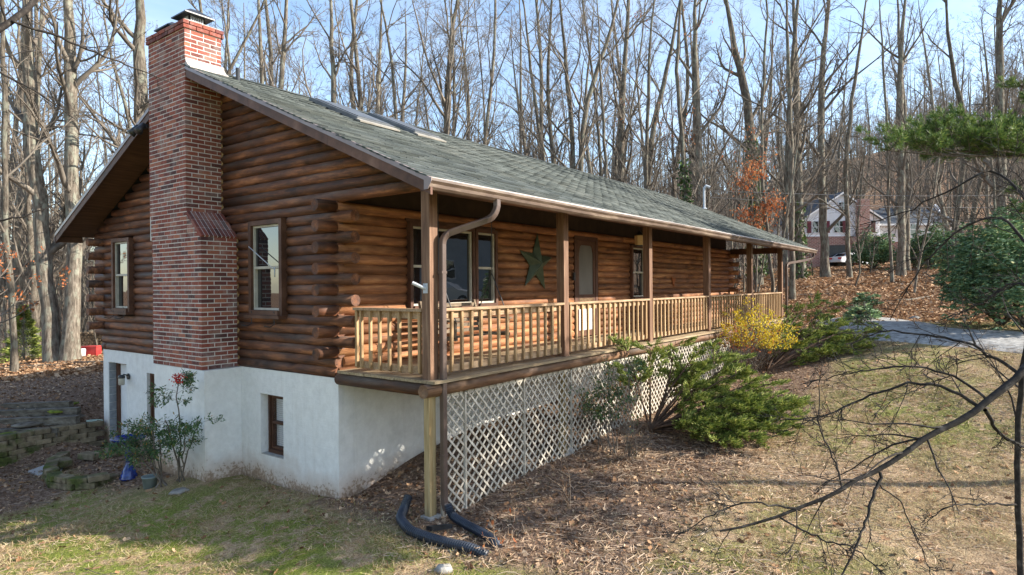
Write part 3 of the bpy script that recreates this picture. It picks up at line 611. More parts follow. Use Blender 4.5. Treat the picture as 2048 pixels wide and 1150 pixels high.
# the rest as one, built with numpy
Sx = np.array([(s[0], s[1], s[2]) for s in shs[300:]]); nS = len(Sx); lf = .011+NP.uniform(0, .010, nS)+.004*np.sin(Sx[:, 0]*2.1+Sx[:, 2]*3)
uyv, unv = np.array(uy), np.array(un); Ln = dy*1.35/uy.y
O = np.stack([Sx[:, 0], Sx[:, 2], RZ+SL*(Sx[:, 2]-RY)], 1); wv = np.zeros((nS, 3)); wv[:, 0] = Sx[:, 1]-Sx[:, 0]
p0 = O+unv*lf[:, None]; p1 = p0+wv; q1 = p1+uyv*Ln-unv*(lf[:, None]-.001); q0 = p0+uyv*Ln-unv*(lf[:, None]-.001)
Vv = np.stack([p0-unv*.012, p1-unv*.012, q1-unv*.014, q0-unv*.014, p0, p1, q1, q0], 1)
qf = np.array([(0, 1, 5, 4), (1, 2, 6, 5), (3, 0, 4, 7), (4, 5, 6, 7)]); Ff = (qf[None]+np.arange(nS)[:, None, None]*8).reshape(-1, 4)
tag(link('shingle_field', npmesh('shingle_field', Vv, Ff, SHING), ROOF), kind='stuff')
m = MB(); slab(m, XO, XE, -.012, .02, RY+.05, BE+.12); m.build('back_roofing', SHING, ROOF)
x = XO
while x < XE:
    if not (-.62 < x+.1 < .0): p = MB(); b = min(x+.30, XE); p.prism([(x, RY-.14, RZ-SL*.14+.028), (x, RY, RZ+.034), (x, RY+.14, RZ-SL*.14+.028), (x, RY, RZ+.018)], (b-x-.004, 0, 0)); p.build('ridge_shingle', SHING, ROOF)
    x += .30
# skylights
for x0, x1, y0, y1 in ((1.42, 2.26, 3.04, 4.34), (2.94, 3.66, 3.22, 4.53)):
    def S3(x, y, hgt): return Vector((x, y, ZR(y)))+un*hgt
    m = MB(); m.prism([S3(x0, y0, .0), S3(x1, y0, .0), S3(x1, y1, .0), S3(x0, y1, .0)], un*.075)
    sk_ = m.build('skylight', SKYF, ROOF); m = MB(); m.prism([S3(x0+.06, y0+.06, .07), S3(x1-.06, y0+.06, .07), S3(x1-.06, y1-.06, .07), S3(x0+.06, y1-.06, .07)], un*.018); m.build('skylight_pane', SKYPANE, sk_)
    m = MB(); m.prism([S3(x0-.03, y0-.12, .020), S3(x1+.03, y0-.12, .020), S3(x1+.03, y0-.001, .024), S3(x0-.03, y0-.001, .024)], un*.025); m.build('skylight_apron', APRON, sk_)
m = MB(); m.tube([(.16, 4.5, 4.5), (.16, 4.5, 4.78)], .035, 10); m.build('vent_pipe', BLACKM, ROOF)
m = MB(); mxx = 18.7; mxy = 3.35; m.tube([(mxx, mxy, ZR(mxy)-.1), (mxx, mxy, ZR(mxy)+.82)], .045, 10); m.tube([(mxx, mxy, ZR(mxy)+.8), (mxx+.04, mxy-.07, ZR(mxy)+.9), (mxx+.1, mxy-.2, ZR(mxy)+.84)], [.05, .06, .05], 8)
m.tube([(mxx, mxy, ZR(mxy)), (mxx, mxy, ZR(mxy)+.06)], [.13, .06], 10); mast = m.build('service_mast', GALV, ROOF)
MASTTOP = np.array([mxx+.1, mxy-.2, ZR(mxy)+.7])
# ---- fascia, gutter, downspouts
bx('fascia', WOODB, HOUSE, XO, XE, EY+.0, EY+.03, 2.20, 2.33)
m = MB(); gp = [(-.522, 2.20), (-.575, 2.20), (-.60, 2.225), (-.605, 2.26), (-.632, 2.29), (-.632, 2.318), (-.62, 2.318), (-.62, 2.295), (-.596, 2.268), (-.59, 2.232), (-.57, 2.212), (-.524, 2.212)]
segx = [XO-.02, 3.2, 6.4, 9.6, 12.8, 16, XE+.03]; sag = [0, -.012, .004, -.01, .0, .004, .0]
for a, b, s0, s1 in zip(segx, segx[1:], sag, sag[1:]):
    g_ = MB(); g_.add([(a, y, z+s0) for y, z in gp]+[(b, y, z+s1) for y, z in gp], [(i, (i+1) % 12, 12+(i+1) % 12, 12+i) for i in range(12)]); g_.build('gutter', GUT, HOUSE)
m = MB(); m.prism([(XO-.026, -.522, 2.198), (XO-.026, -.58, 2.198), (XO-.026, -.634, 2.28), (XO-.026, -.634, 2.322), (XO-.026, -.522, 2.322)], (.006, 0, 0)); m.build('gutter_end_cap', CAPM, HOUSE); m = MB(); m.prism([(XE+.03, -.522, 2.198), (XE+.03, -.58, 2.198), (XE+.03, -.634, 2.28), (XE+.03, -.634, 2.322), (XE+.03, -.522, 2.322)], (.006, 0, 0)); m.build('gutter_end_cap', CAPM, HOUSE)
m = MB(); slab(m, XO+.03, XE, -.006, .012, EY-.10, EY+.05); m.build('drip_edge', FLASH, HOUSE)
def downspout(pts, w, d_, nm='downspout', par=HOUSE):
    m = MB(); P = [Vector(p) for p in pts]; n_ = len(P); V = []
    for i, p in enumerate(P):
        t = (P[min(i+1, n_-1)]-P[max(i-1, 0)]).normalized(); a = Vector((0, -1, 0)) if abs(t.y) < .75 else Vector((0, 0, 1)); b = t.cross(a).normalized(); a = b.cross(t).normalized()
        for ca, cb in ((-1, -.8), (-1, .8), (-.8, 1), (.8, 1), (1, .8), (1, -.8), (.8, -1), (-.8, -1)): V.append(p+a*ca*d_/2+b*cb*w/2)
    m.add(V, [(i*8+j, i*8+(j+1) % 8, (i+1)*8+(j+1) % 8, (i+1)*8+j) for i in range(n_-1) for j in range(8)]); return m.build(nm, DOWNM, par)
def arc(p, q, r, n=5):
    return [tuple(np.array(p)*(1-t)+np.array(r)*t*0+0) for t in ()]
def bez(a, b, c, n=6): a, b, c = map(np.array, (a, b, c)); return [tuple((1-t)**2*a+2*t*(1-t)*b+t*t*c) for t in np.linspace(0, 1, n)]
T0, T1, T2 = (.60, -.575, 2.21), (.57, -.575, 1.99), (.50, -.47, 1.95); Q0, Q1, Q2 = (.22, -.13, 1.80), (.16, -.07, 1.76), (.16, -.065, 1.66)
ds_ = downspout([T0]+bez((.60, -.575, 2.13), T1, T2, 6)+bez(Q0, Q1, Q2, 6)+[(.155, -.065, .4), (.155, -.065, -.2), (.155, -.065, -1.2), (.155, -.068, -1.52), (.16, -.10, -1.60)], .075, .065)
for z in (1.30, -.95): bx('pipe_strap', DOWNM, ds_, .11, .20, -.10, -.028, z, z+.03)
fx = 16.95; downspout([(18.6, -.575, 2.21), (18.6, -.575, 2.12)]+bez((18.6, -.575, 2.1), (18.55, -.5, 1.98), (18.3, -.4, 1.96), 5)+bez((17.25, -.08, 1.84), (fx, -.06, 1.80), (fx, -.06, 1.66), 5)+[(fx, -.06, -.6)], .08, .07)
# ---- porch: posts, header, deck, rim logs, railing, lattice
PX = [0, 3.067, 6.292, 9.689, 13.218, 16.61]
for i, x in enumerate(PX): bx('porch_post', POSTW, HOUSE, x, x+.14, .0, .14, -.0 if i == 0 else .0, 2.31)
x = XO+.05
for a, b in zip([-.02]+PX[1:], PX[1:]+[XE-.1]): bx('header_beam', WOODB, HOUSE, a+.002, b-.002, .005, .135, 2.312, 2.40)
bx('end_beam', WOODB, HOUSE, L+.02, L+.14, .14, D-.02, 2.16, 2.36); bx('end_beam', WOODB, HOUSE, .0, .07, .14, D-.33, 2.36, 2.42)
yb = -.12; 
while yb < D-.06:
    cuts = [-.06]+sorted(rng.sample([2.4, 4.9, 7.3, 9.8, 12.2, 14.6], 3))+[17.05]
    for a, b in zip(cuts, cuts[1:]): bx('deck_board', DECKW, HOUSE, a+(rng.uniform(0, .012) if a < 0 else .001), b-.002, yb, min(yb+.138, D-.045), -.036, rng.uniform(-.0015, .0015))
    yb += .143
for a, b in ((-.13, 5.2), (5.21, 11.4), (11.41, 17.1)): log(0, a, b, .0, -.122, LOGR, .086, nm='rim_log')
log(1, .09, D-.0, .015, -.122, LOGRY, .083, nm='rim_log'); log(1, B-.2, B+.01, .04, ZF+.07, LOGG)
bx('rim_joist', TREAT, HOUSE, .1, 17, .09, .13, -.24, -.038)
for i, x in enumerate(PX): bx('support_post', TREAT, HOUSE, x+.005, x+.12, .035, .125, h(x, .08)-.15, -.205)
for i, x in enumerate((0, 3.067)): bx('concrete_footing', CONC, HOUSE, x-.035, x+.165, -.005, .165, h(x, .08)-.2, h(x, .08)+.03)
RT0, RT1 = .832, .867
for i, (a, b) in enumerate(zip(PX, PX[1:])):
    a += .142; b -= .002
    r_ = empty('porch_railing'); r_.parent = HOUSE
    bx('rail_cap', RAILW, r_, a, b, -.012, .115, RT0, RT1); bx('upper_rail', RAILW, r_, a, b, .050, .088, RT0-.092, RT0-.002); bx('lower_rail', RAILW, r_, a, b, .050, .088, .055, .145)
    nb = round((b-a)/.195); st = (b-a)/nb
    for k in range(nb):
        xx = a+(k+.42)*st; m = MB(); w = .019
        m.add([(-w, 0, -.385), (w, 0, -.385), (w, .036, -.385), (-w, .036, -.385), (-w, 0, .39), (w, 0, .39), (w, .036, .39), (-w, .036, .39)], [(0, 3, 2, 1), (4, 5, 6, 7), (0, 1, 5, 4), (1, 2, 6, 5), (2, 3, 7, 6), (3, 0, 4, 7)])
        m.v = [(vx, vy, vz+(.022 if (vz < 0 and vy == 0) else 0)) for vx, vy, vz in m.v]
        if k == 0 and i == 0: balme = pymesh('baluster', m.v, m.f, BAL)
        link('baluster', balme, r_, (xx, .012, .435), (0, rng.uniform(-.006, .006), 0), (1, 1, rng.uniform(.985, 1.01)))
r_ = empty('porch_railing'); r_.parent = HOUSE
bx('rail_cap', RAILW, r_, -.012, .115, .142, D-.33, RT0, RT1); bx('upper_rail', RAILW, r_, .050, .088, .142, D-.3, RT0-.092, RT0-.002); bx('lower_rail', RAILW, r_, .050, .088, .142, D-.3, .055, .145)
for k, y in enumerate([.19, .36, .55, .735, .92, 1.10, 1.28, 1.375]): link('baluster', balme, r_, (.012, y+.02, .435), (0, 0, -pi/2), (1, 1, 1))
r_ = empty('porch_railing'); r_.parent = HOUSE
bx('rail_cap', RAILW, r_, 16.63, 16.75, .142, D-.33, RT0, RT1); bx('lower_rail', RAILW, r_, 16.66, 16.70, .142, D-.3, .055, .145)
for k in range(8): link('baluster', balme, r_, (16.70, .3+k*.17, .435), (0, 0, pi/2))
# lattice skirt
px0 = .19; k = 0; nsl = 0; restl = MB(); LW, PW = .036, .153
while px0 < 16.6:
    w = .44 if k == 0 else 1.295; x0, x1 = px0, min(px0+w, 16.7); zt_ = -.225
    pn = MB(); zb0, zb1 = h(x0, -.03)-.03, h(x1, -.03)-.03
    pn.box(x1-.012, x1+.016, -.012, .022, zb1, zt_); 
    if k == 0: pn.box(x0-.01, x0+.025, -.012, .022, zb0, zt_)
    pn.box(x0+.03, x1-.03, .014, .03, zt_-.03, zt_+.02); panel = pn.build('lattice_panel', LATT, HOUSE)
    for lay, sg in ((0, 1), (1, -1)):
        yy = -.002 if lay else .008
        c = (x0-(zt_-zb0)) if sg > 0 else x0
        c0 = x0-(zt_-min(zb0, zb1))-.1; 
        while c0 < x1+.1:
            # line x = c0 + t, z = zb + t  (sg>0) or z = zt - t
            t0, t1 = -9, 9
            zl = min(zb0, zb1)
            f_ = lambda x: zb0+(zb1-zb0)*(x-x0)/(x1-x0)
            xa, xb = max(x0, c0), min(x1, c0+(zt_-zl))
            if sg > 0:
                za, zb_ = zl+(xa-c0), zl+(xb-c0)
                if za < f_(xa): xa = min(xb, xa+(f_(xa)-za)); za = zl+(xa-c0)
            else:
                za, zb_ = zt_-(xa-c0), zt_-(xb-c0)
                if zb_ < f_(xb): xb = max(xa, xb-(f_(xb)-zb_)); zb_ = zt_-(xb-c0)
            if xb-xa > .05:
                hw = LW*.7071; P = [(xa, yy, za-hw*.5), (xb, yy, zb_-hw*.5), (xb, yy, zb_+hw*1.5*.66), (xa, yy, za+hw*1.5*.66)]
                if nsl < 298: q = MB(); q.prism(P, (0, .008, 0)); q.build('slat', LATT, panel); nsl += 1
                else: restl.prism(P, (0, .008, 0))
            c0 += PW
    px0 = x1+.018; k += 1
tag(restl.build('far_lattice', LATT, HOUSE), kind='stuff')
# ---- porch door: white lower leaf, screened upper, brown frame
m = MB(); m.box(6.28, 6.38, D-.03, D+.1, 0, 2.14); m.box(7.20, 7.30, D-.03, D+.1, 0, 2.14); m.box(6.28, 7.30, D-.03, D+.1, 2.142, 2.23); dr = m.build('door_frame', WOODB, HOUSE)
m = MB(); m.box(6.385, 6.47, D-.02, D+.01, .02, 2.135); m.box(7.11, 7.195, D-.02, D+.01, .02, 2.135); m.box(6.47, 7.11, D-.02, D+.01, 2.03, 2.135); m.box(6.47, 7.11, D-.02, D+.01, .86, .94); m.box(6.47, 7.11, D-.02, D+.01, .02, .15); sd = m.build('screen_door', WOODB, HOUSE)
bx('screen', SCREEN, sd, 6.47, 7.11, D+.0, D+.006, .94, 2.03); bx('lower_panel', WHITE, sd, 6.47, 7.11, D-.008, D+.004, .15, .62)
for k in range(12): bx('spindle', RAILW, sd, 6.49+k*.052, 6.508+k*.052, D-.025, D-.012, .63, .858)
m = MB()
for c0 in (6.47, 7.11):
    s = 1 if c0 < 6.8 else -1; m.prism([(c0, D-.018, 2.03), (c0+s*.11, D-.018, 2.03), (c0+s*.05, D-.018, 1.99), (c0+s*.03, D-.018, 1.9), (c0, D-.018, 1.85)], (0, .012, 0))
m.build('door_bracket', WOODB, sd); bx('doorbell_box', BLACKM, HOUSE, 6.14, 6.21, D-.09, D-.05, 1.25, 1.42)
# rear shed-eave seen beyond the back corner
m = MB(); m.prism([(.55, B+.02, 2.12), (.55, B+1.05, 2.02), (.55, B+1.05, 1.96), (.55, B+.02, 2.04)], (2.4, 0, 0)); m.build('rear_eave', GUT, HOUSE)
bx('rear_trim', WOODB, HOUSE, .18, .24, B+.02, B+.06, .2, 2.1)
bx('rake_return', WOODB, HOUSE, XO-.01, XO+.5, BE+.10, BE+.2, ZR(BE+.1)-.17, ZR(BE+.1)-.05)
# window security hooks: flower box brackets under the gable windows
for y0, y1 in ((3.02, 3.68), (8.12, 8.66)):
    for y in (y0+.03, y1-.03):
        m = MB(); m.tube([(-.13, y, .74), (-.15, y, .66), (-.14, y, .60), (-.22, y, .56), (-.30, y+.02, .58)], .007, 5); m.tube([(-.1, y, .70), (-.16, y, .79)], .006, 5); m.build('planter_bracket', BLACKM, HOUSE, True)
m = MB(); m.tube([(-.14, 3.72, 1.78), (-.15, 3.05, 1.42)], .008, 5); m.tube([(-.13, 3.05, 1.45), (-.13, 3.05, 1.30)], .01, 5); m.build('shutter_stay', GALV, HOUSE, True)

# ================================================================== THINGS ON AND AROUND THE HOUSE
def starpts(cx, cz, R, r, n=5, rot=0): return [(cx+(R if i % 2 == 0 else r)*sin(rot+pi*i/n), cz+(R if i % 2 == 0 else r)*cos(rot+pi*i/n)) for i in range(2*n)]
m = MB(); sp = starpts(4.77, 1.585, .60, .225, rot=.09); yb = D-.055
V = [(x, yb, z) for x, z in sp]+[(4.77, yb-.15, 1.585)]+[(x, yb+.012, z) for x, z in sp]
m.add(V, [(i, (i+1) % 10, 10) for i in range(10)]+[(11+i, 11+(i+1) % 10, (i+1) % 10, i) for i in range(10)])
tag(m.build('barn_star', STARM), 'large dark green metal star hung on the porch log wall', 'wall star')
# porch swing hanging by chains behind the railing
SWG = empty('porch_swing', (1.9, 1.0, 0), 'slatted wooden porch swing hanging on chains in front of the triple window', 'porch swing')
SWC = pm('grey_swing_wood', [(.3, (.11, .08, .055)), (.6, (.24, .18, .12)), (.8, (.36, .28, .2))], 4, (2, 16, 16), rnd=.3)
for k in range(6): bx('seat_slat', SWC, SWG, -.62, .62, -.26+k*.085, -.195+k*.085, .40-.012*k, .42-.012*k)
for k in range(6): bx('back_slat', SWC, SWG, -.62, .62, .27+k*.028, .285+k*.028, .42+k*.08, .475+k*.08)
for s in (-1, 1):
    m = MB(); x = s*.63; m.box(x-.02, x+.02, -.30, .28, .35, .40); m.prism([(x-.02, .25, .36), (x-.02, .30, .36), (x-.02, .47, .92), (x-.02, .42, .92)], (.04, 0, 0)); m.prism([(x-.02, -.28, .38), (x-.02, -.23, .38), (x-.02, -.25, .62), (x-.02, -.29, .62)], (.04, 0, 0)); m.box(x-.04, x+.04, -.33, .36, .62, .645); m.build('arm_frame', SWC, SWG)
    m = MB(); m.tube([(x, -.28, .64), (x, .05, 1.35)], .009, 5); m.tube([(x, .38, .66), (x, .05, 1.35)], .009, 5); m.tube([(x, .05, 1.35), (x, .05, 2.6)], .007, 5); m.build('chain', BLACKM, SWG)
# hanging lantern at the porch
c = onplane(1279, 480, 1, .95); LT = empty('hanging_lantern', c, 'small amber porch lantern hanging from the ceiling beside the third post', 'lantern')
m = MB(); m.lathe([(.10, -.12), (.115, .10), (.10, .11)], k=6); m.build('glass', BRASS, LT)
m = MB(); m.lathe([(.0, .22), (.03, .20), (.13, .11), (.12, .10)], k=6); m.lathe([(.11, -.12), (.09, -.15), (0, -.15)], k=6); m.build('lantern_frame', BLACKM, LT)
m = MB(); m.tube([(0, 0, .2), (.0, 0, .42), (-.12, .05, .3), (-.3, .15, .50)], .008, 5); m.build('hanging_chain', BLACKM, LT)
# wall lamp on the painted foundation
WLM = empty('wall_lamp', (0, 8.28, -.60), 'small black wall lamp with clear jar glass on the white foundation', 'wall lamp')
m = MB(); m.lathe([(0, .0), (.06, .01), (.06, .03), (0, .035)], k=14); o = m.build('back_plate', BLACKM, WLM); o.rotation_euler = (0, -pi/2, 0)
m = MB(); m.tube([(-.02, 0, .02), (-.10, 0, .05), (-.14, 0, .02)], .014, 6); m.lathe([(0, .05), (.05, .04), (.065, .0), (.06, -.02)], (-.14, 0, 0), 14); m.build('hood', BLACKM, WLM, True)
m = MB(); m.lathe([(.056, -.02), (.056, -.14), (.045, -.155), (0, -.155)], (-.14, 0, 0), 14); m.build('jar_glass', VINYL, WLM, True)
# twin floodlights under the rake beside the chimney
FL = empty('floodlight', (-.62, 6.12, ZR(6.12)-.22), 'twin-headed dark floodlight under the roof edge left of the chimney', 'floodlight')
m = MB(); m.box(-.05, .05, -.07, .07, -.03, .03); m.build('junction_box', BLACKM, FL)
for s in (-1, 1):
    m = MB(); m.tube([(0, s*.05, 0), (-.06, s*.10, -.02)], .014, 6); m.tube([(-.04, s*.09, .02), (-.10, s*.12, -.07), (-.15, s*.14, -.14)], [.035, .055, .075], 12); m.build('lamp_head', BLACKM, FL, True)
FB = empty('flag_bracket', (.0, .07, 1.12), 'white metal flagpole bracket screwed to the corner porch post', 'bracket')
m = MB(); m.box(-.012, 0, -.035, .035, -.06, .06); m.build('plate', GALV, FB); m = MB(); m.tube([(0, 0, 0), (-.05, .03, .02), (-.13, .10, .07)], [.025, .022, .022], 8); m.build('socket', GALV, FB)
# oak leaf ornament on the porch wall
m = MB(); m.prism([(x, D-.07, z) for x, z in [(11.5, 1.36), (11.62, 1.30), (11.78, 1.33), (11.70, 1.22), (11.66, 1.08), (11.55, 1.2)]], (0, .02, 0)); tag(m.build('leaf_ornament', ORANGE), 'small orange ornament fixed to the porch wall between the third and fourth posts', 'wall ornament')

# black corrugated drain pipes
def corr(pts, r, name, label, par=None):
    P = np.array(pts, float); t = np.r_[0, np.cumsum(np.linalg.norm(np.diff(P, axis=0), axis=1))]; n = int(t[-1]/.014); s = np.linspace(0, t[-1], n)
    # smooth by repeated averaging
    Q = np.stack([np.interp(s, t, P[:, k]) for k in range(3)], 1)
    for _ in range(40): Q[1:-1] = (Q[:-2]+Q[1:-1]*2+Q[2:])/4
    rad = [r*(1.0 if i % 2 else .86) for i in range(n)]
    m = MB(); m.tube(Q, rad, 12); o = m.build(name, HOSE, None, False); return tag(o, label, 'drain pipe', 'black drain pipes at the porch corner')
def gp(x, y, dz=0.): return (x, y, h(x, y)+dz)
corr([(.165, -.11, -1.53), (.175, -.16, -1.66), gp(.1, -.45, .06), gp(-.0, -.80, .055), gp(-.06, -1.0, .05), gp(-.12, -1.12, .0)], .055, 'drain_pipe', 'black corrugated pipe running straight from the downspout foot')
corr([gp(.02, .42, .20), gp(-.10, .38, .08), gp(-.32, .22, .06), gp(-.47, -.10, .055), gp(-.46, -.38, .055), gp(-.42, -.65, .05), gp(-.36, -.95, .05), gp(-.32, -1.12, .0)], .06, 'drain_pipe', 'black corrugated pipe curving round the outside of the corner post')
m = MB(); m.prism([gp(-.30, -.20, .03), gp(-.08, -.33, .03), gp(-.05, -.38, .03), gp(-.28, -.27, .03)], (0, 0, .05)); tag(m.build('pipe_splitter', BLACKM), 'black plastic splitter piece lying between the two drain pipes', 'pipe fitting')
def rock(x, y, s, label, nm='rock', mat=None, flat=.5):
    bm_ = MB(); r = random.Random(int(x*1000)+7); V = []; k = 10; rings = 5
    for i in range(rings+1):
        ph = pi*i/rings
        for j in range(k): a = 2*pi*j/k; q = s*(.8+.4*r.random()); V.append((q*sin(ph)*cos(a), q*sin(ph)*sin(a)*.8, q*cos(ph)*flat))
    Fs = [(i*k+j, (i+1)*k+j, (i+1)*k+(j+1) % k, i*k+(j+1) % k) for i in range(rings) for j in range(k)]; bm_.add(V, Fs)
    return tag(bm_.build(nm, mat or ROCK, None, True, (x, y, h(x, y)+s*.12)), label, 'rock')
p = ghit(888, 1142); rock(p[0], p[1], .11, 'pale round stone lying on the soil below the drain pipes')
p = ghit(358, 985); rock(p[0], p[1], .14, 'flat grey stone at the edge of the mossy lawn in front of the chimney', flat=.25)
p = ghit(1137, 905); rock(p[0], p[1], .13, 'rounded light stone against the foot of the lattice', flat=.8)
p = ghit(1830, 640); rock(p[0], p[1], .22, 'pale stone beyond the driveway edge')

# retaining walls of stacked blocks
blkm = MB(); _b = .018
def bevblock(m, a, b_, c_, r):
    """bevelled block, half sizes a b c"""
    P = [(-a+r, -b_), (a-r, -b_), (a, -b_+r), (a, b_), (-a, b_), (-a, -b_+r)]
    m.add([(x*.97, y*.97, -c_) for x, y in P]+[(x, y, -c_+r*.4) for x, y in P]+[(x, y, c_-r*.4) for x, y in P]+[(x*.95, y*.93, c_) for x, y in P],
          [tuple(range(5, -1, -1)), tuple(range(18, 24))]+[(l*6+i, l*6+(i+1) % 6, (l+1)*6+(i+1) % 6, (l+1)*6+i) for l in range(3) for i in range(6)])
bevblock(blkm, .148, .10, .047, .035); blkme = pymesh('wall_block', blkm.v, blkm.f, BLOCK)
def blockwall(name, path, ncourse, ztop, label, foll=False, skipf=None, bury=0.):
    e = empty(name, (path[0][0], path[0][1], 0), label, 'garden wall'); P = np.array(path, float); t = np.r_[0, np.cumsum(np.linalg.norm(np.diff(P, axis=0), axis=1))]
    for c_ in range(ncourse):
        s = .15+(.15 if c_ % 2 else 0); k = 0
        while s < t[-1]-.05:
            x, y = np.interp(s, t, P[:, 0]), np.interp(s, t, P[:, 1]); x2, y2 = np.interp(s+.02, t, P[:, 0]), np.interp(s+.02, t, P[:, 1]); a = math.atan2(y2-y, x2-x)
            zz = (h(x, y)+.045-bury+c_*.098) if foll else ztop-.05-(ncourse-1-c_)*.098
            if not (skipf and skipf(c_, s)):
                back = (c_)*.012; link('block', blkme, e, (x-path[0][0]+sin(-a)*-back+rng.uniform(-.008, .008), y-path[0][1]+cos(a)*back+rng.uniform(-.008, .008), zz+rng.uniform(-.004, .004)), (rng.uniform(-.02, .02), rng.uniform(-.02, .02), a+rng.uniform(-.05, .05)), (1, 1, 1))
            s += .302; k += 1
    return e
W1 = [(-3.6, 8.1), (-3.1, 8.75), (-2.5, 9.15), (-1.9, 9.4), (-1.3, 9.5), (-.7, 9.47), (-.12, 9.35)]
blockwall('retaining_wall', W1, 6, -1.60, 'curved mossy retaining wall of stacked blocks beside the back corner of the house')
e1 = ghit(105, 965); 
ring = [ghit(*q)[:2] for q in ((232, 955), (195, 972), (150, 978), (112, 972), (100, 955), (105, 938), (125, 925))]
blockwall('bed_edging', ring, 2, 0, 'low ring of tan edging blocks round the mulch bed in front of the bird bath', True)
for px, py, lab, st in ((127, 925, 'tan edging block lying loose nearest the flagstone', .12), (180, 908, 'tan edging block lying alone between the retaining wall and the bed', .08), (225, 900, 'tan block lying against the foot of the basement door', .08)):
    p = ghit(px, py+12); o = link('edging_block', blkme, None, (p[0], p[1], p[2]+st), (.05, -.04, rng.uniform(1.2, 2.2)), (1.15, 1.1, 1.2)); tag(o, lab, 'paving block', 'loose tan blocks by the mulch bed')
m = MB(); fp = [ghit(*q) for q in ((56, 945), (108, 926), (128, 934), (112, 962), (100, 972))]
m.prism([(q[0], q[1], q[2]-.03) for q in fp], (0, 0, .06)); tag(m.build('flagstone', FLAG), 'pale grey flagstone set in the soil outside the edging ring', 'flagstone')
# timber steps up the bank behind the wall
ST = [(-1.75, 10.3, -1.62), (-1.6, 10.9, -1.47), (-1.35, 11.5, -1.32), (-1.0, 12.1, -1.18)]
SP = empty('timber_steps', (-1.8, 10.3, -1.6), 'grey landscape timbers forming wide steps up the bank on the left', 'garden steps')
for i, (px, py, wpx, d) in enumerate(((40, 868, 150, 12.6), (55, 846, 190, 13.3), (62, 829, 180, 14.0), (75, 815, 130, 14.7))):
    c = ghit(px, py); d = depth(c[0], c[1]); w = wpx/FP*d; bxm = MB(); bxm.box(-w/2, w/2, -.08, .08, -.09, .07)
    link('timber', pymesh('timber', bxm.v, bxm.f, TIMB), SP, (c[0]+1.8, c[1]-10.3, c[2]+1.64), (0, rng.uniform(-.02, .02), YAW-pi/2+.1+rng.uniform(-.05, .05)))
for i, (px, py, d, s) in enumerate(((135, 812, 14.6, .34), (118, 826, 13.9, .4), (110, 838, 13.3, .4), (150, 838, 13.4, .35), (60, 852, 12.9, .5), (25, 872, 12.6, .45))):
    c = ghit(px, py); rk = rock(c[0], c[1], s*.6, ['flat mossy slab topmost beside the timber steps', 'flat mossy slab second from the top beside the timber steps', 'dark flat slab beside the middle timber step', 'mossy slab between steps and house', 'long mossy slab at the lower timber step', 'bright mossy slab at the left end of the retaining wall'][i], 'slab', MOSS if i in (0, 1, 5) else TIMB, .16); rk.location.z = c[2]+.05
# garden hose end by the wall
p = at(190, 843, 12.8); m = MB(); m.tube([(p[0]+.14*cos(a), p[1]+.14*sin(a), p[2]+.01*a) for a in np.linspace(0, 4.6, 14)], .009, 6); tag(m.build('garden_hose', pm('pale_green_hose', [(.3, (.30, .42, .38)), (.7, (.45, .58, .52))], 3, rough=.4), None, True), 'short pale green hose loop by the back corner of the house', 'hose')

# bird bath: pedestal and bowl, blue glazed
p = ghit(258, 958); BB = empty('bird_bath', p, 'cobalt blue glazed bird bath partly hidden by the nandina leaves', 'bird bath')
m = MB(); m.lathe([(.0, 0), (.125, 0), (.14, .03), (.12, .05), (.125, .08), (.10, .11), (.105, .14), (.08, .17), (.075, .20), (.05, .25), (.045, .34), (.065, .40), (.045, .47), (.05, .55), (.09, .60), (.0, .60)], k=28); m.build('pedestal', BLUEG, BB, True)
m = MB(); m.lathe([(.0, .60), (.10, .605), (.22, .64), (.265, .69), (.27, .70), (.255, .70), (.20, .665), (.0, .64)], k=32); m.build('bowl', BLUEG, BB, True)
p = ghit(300, 975); m = MB(); m.lathe([(0, 0), (.09, 0), (.11, .16), (.12, .16), (.12, .18), (.1, .18), (.09, .03), (0, .03)], k=16); tag(m.build('plant_pot', pm('grey_green_pot', [(.3, (.16, .2, .2)), (.7, (.26, .31, .31))], 6), None, True, p), 'small grey green pot among the nandina stems', 'plant pot')
# woodpile and red cans far left behind the house corner
c = ghit(172, 705); WPD = empty('woodpile', c, 'stack of split firewood beside the twin trunks', 'woodpile'); lm = MB(); lm.tube([(0, -.2, 0), (0, .2, 0)], .07, 7); lme = pymesh('firewood', lm.v, lm.f, pm('cut_wood', [(.3, (.10, .06, .035)), (.7, (.42, .30, .18))], 9, rnd=.5, off=9)); ra = Vector(tuple(RT))
ang = math.atan2(RT[1], RT[0])
for j in range(7):
    for i in range(16):
        link('firewood', lme, WPD, tuple(ra*((i-7)*.145+(j % 2)*.07)+Vector((0, 0, .06+j*.125))), (0, 0, ang+rng.uniform(-.1, .1)), (rng.uniform(.85, 1.1), 1, rng.uniform(.85, 1.1)))
for px, lab, w in ((174, 'bright red plastic bin in front of the woodpile, left one', .5), (187, 'bright red plastic bin in front of the woodpile, right one', .42)):
    c = ghit(px, 712); m = MB(); m.box(-.2, .2, -.15, .15, 0, .34); m.box(-.22, .22, -.17, .17, .34, .38); o = m.build('storage_bin', REDP, None, False, c); o.rotation_euler = (0, 0, ang); tag(o, lab, 'bin', 'red bins by the woodpile')
c = ghit(163, 716); m = MB(); m.lathe([(0, 0), (.12, 0), (.14, .3), (.12, .34), (0, .34)], k=12); tag(m.build('bucket', WHITE, None, True, c), 'small white bucket left of the red bins', 'bucket')

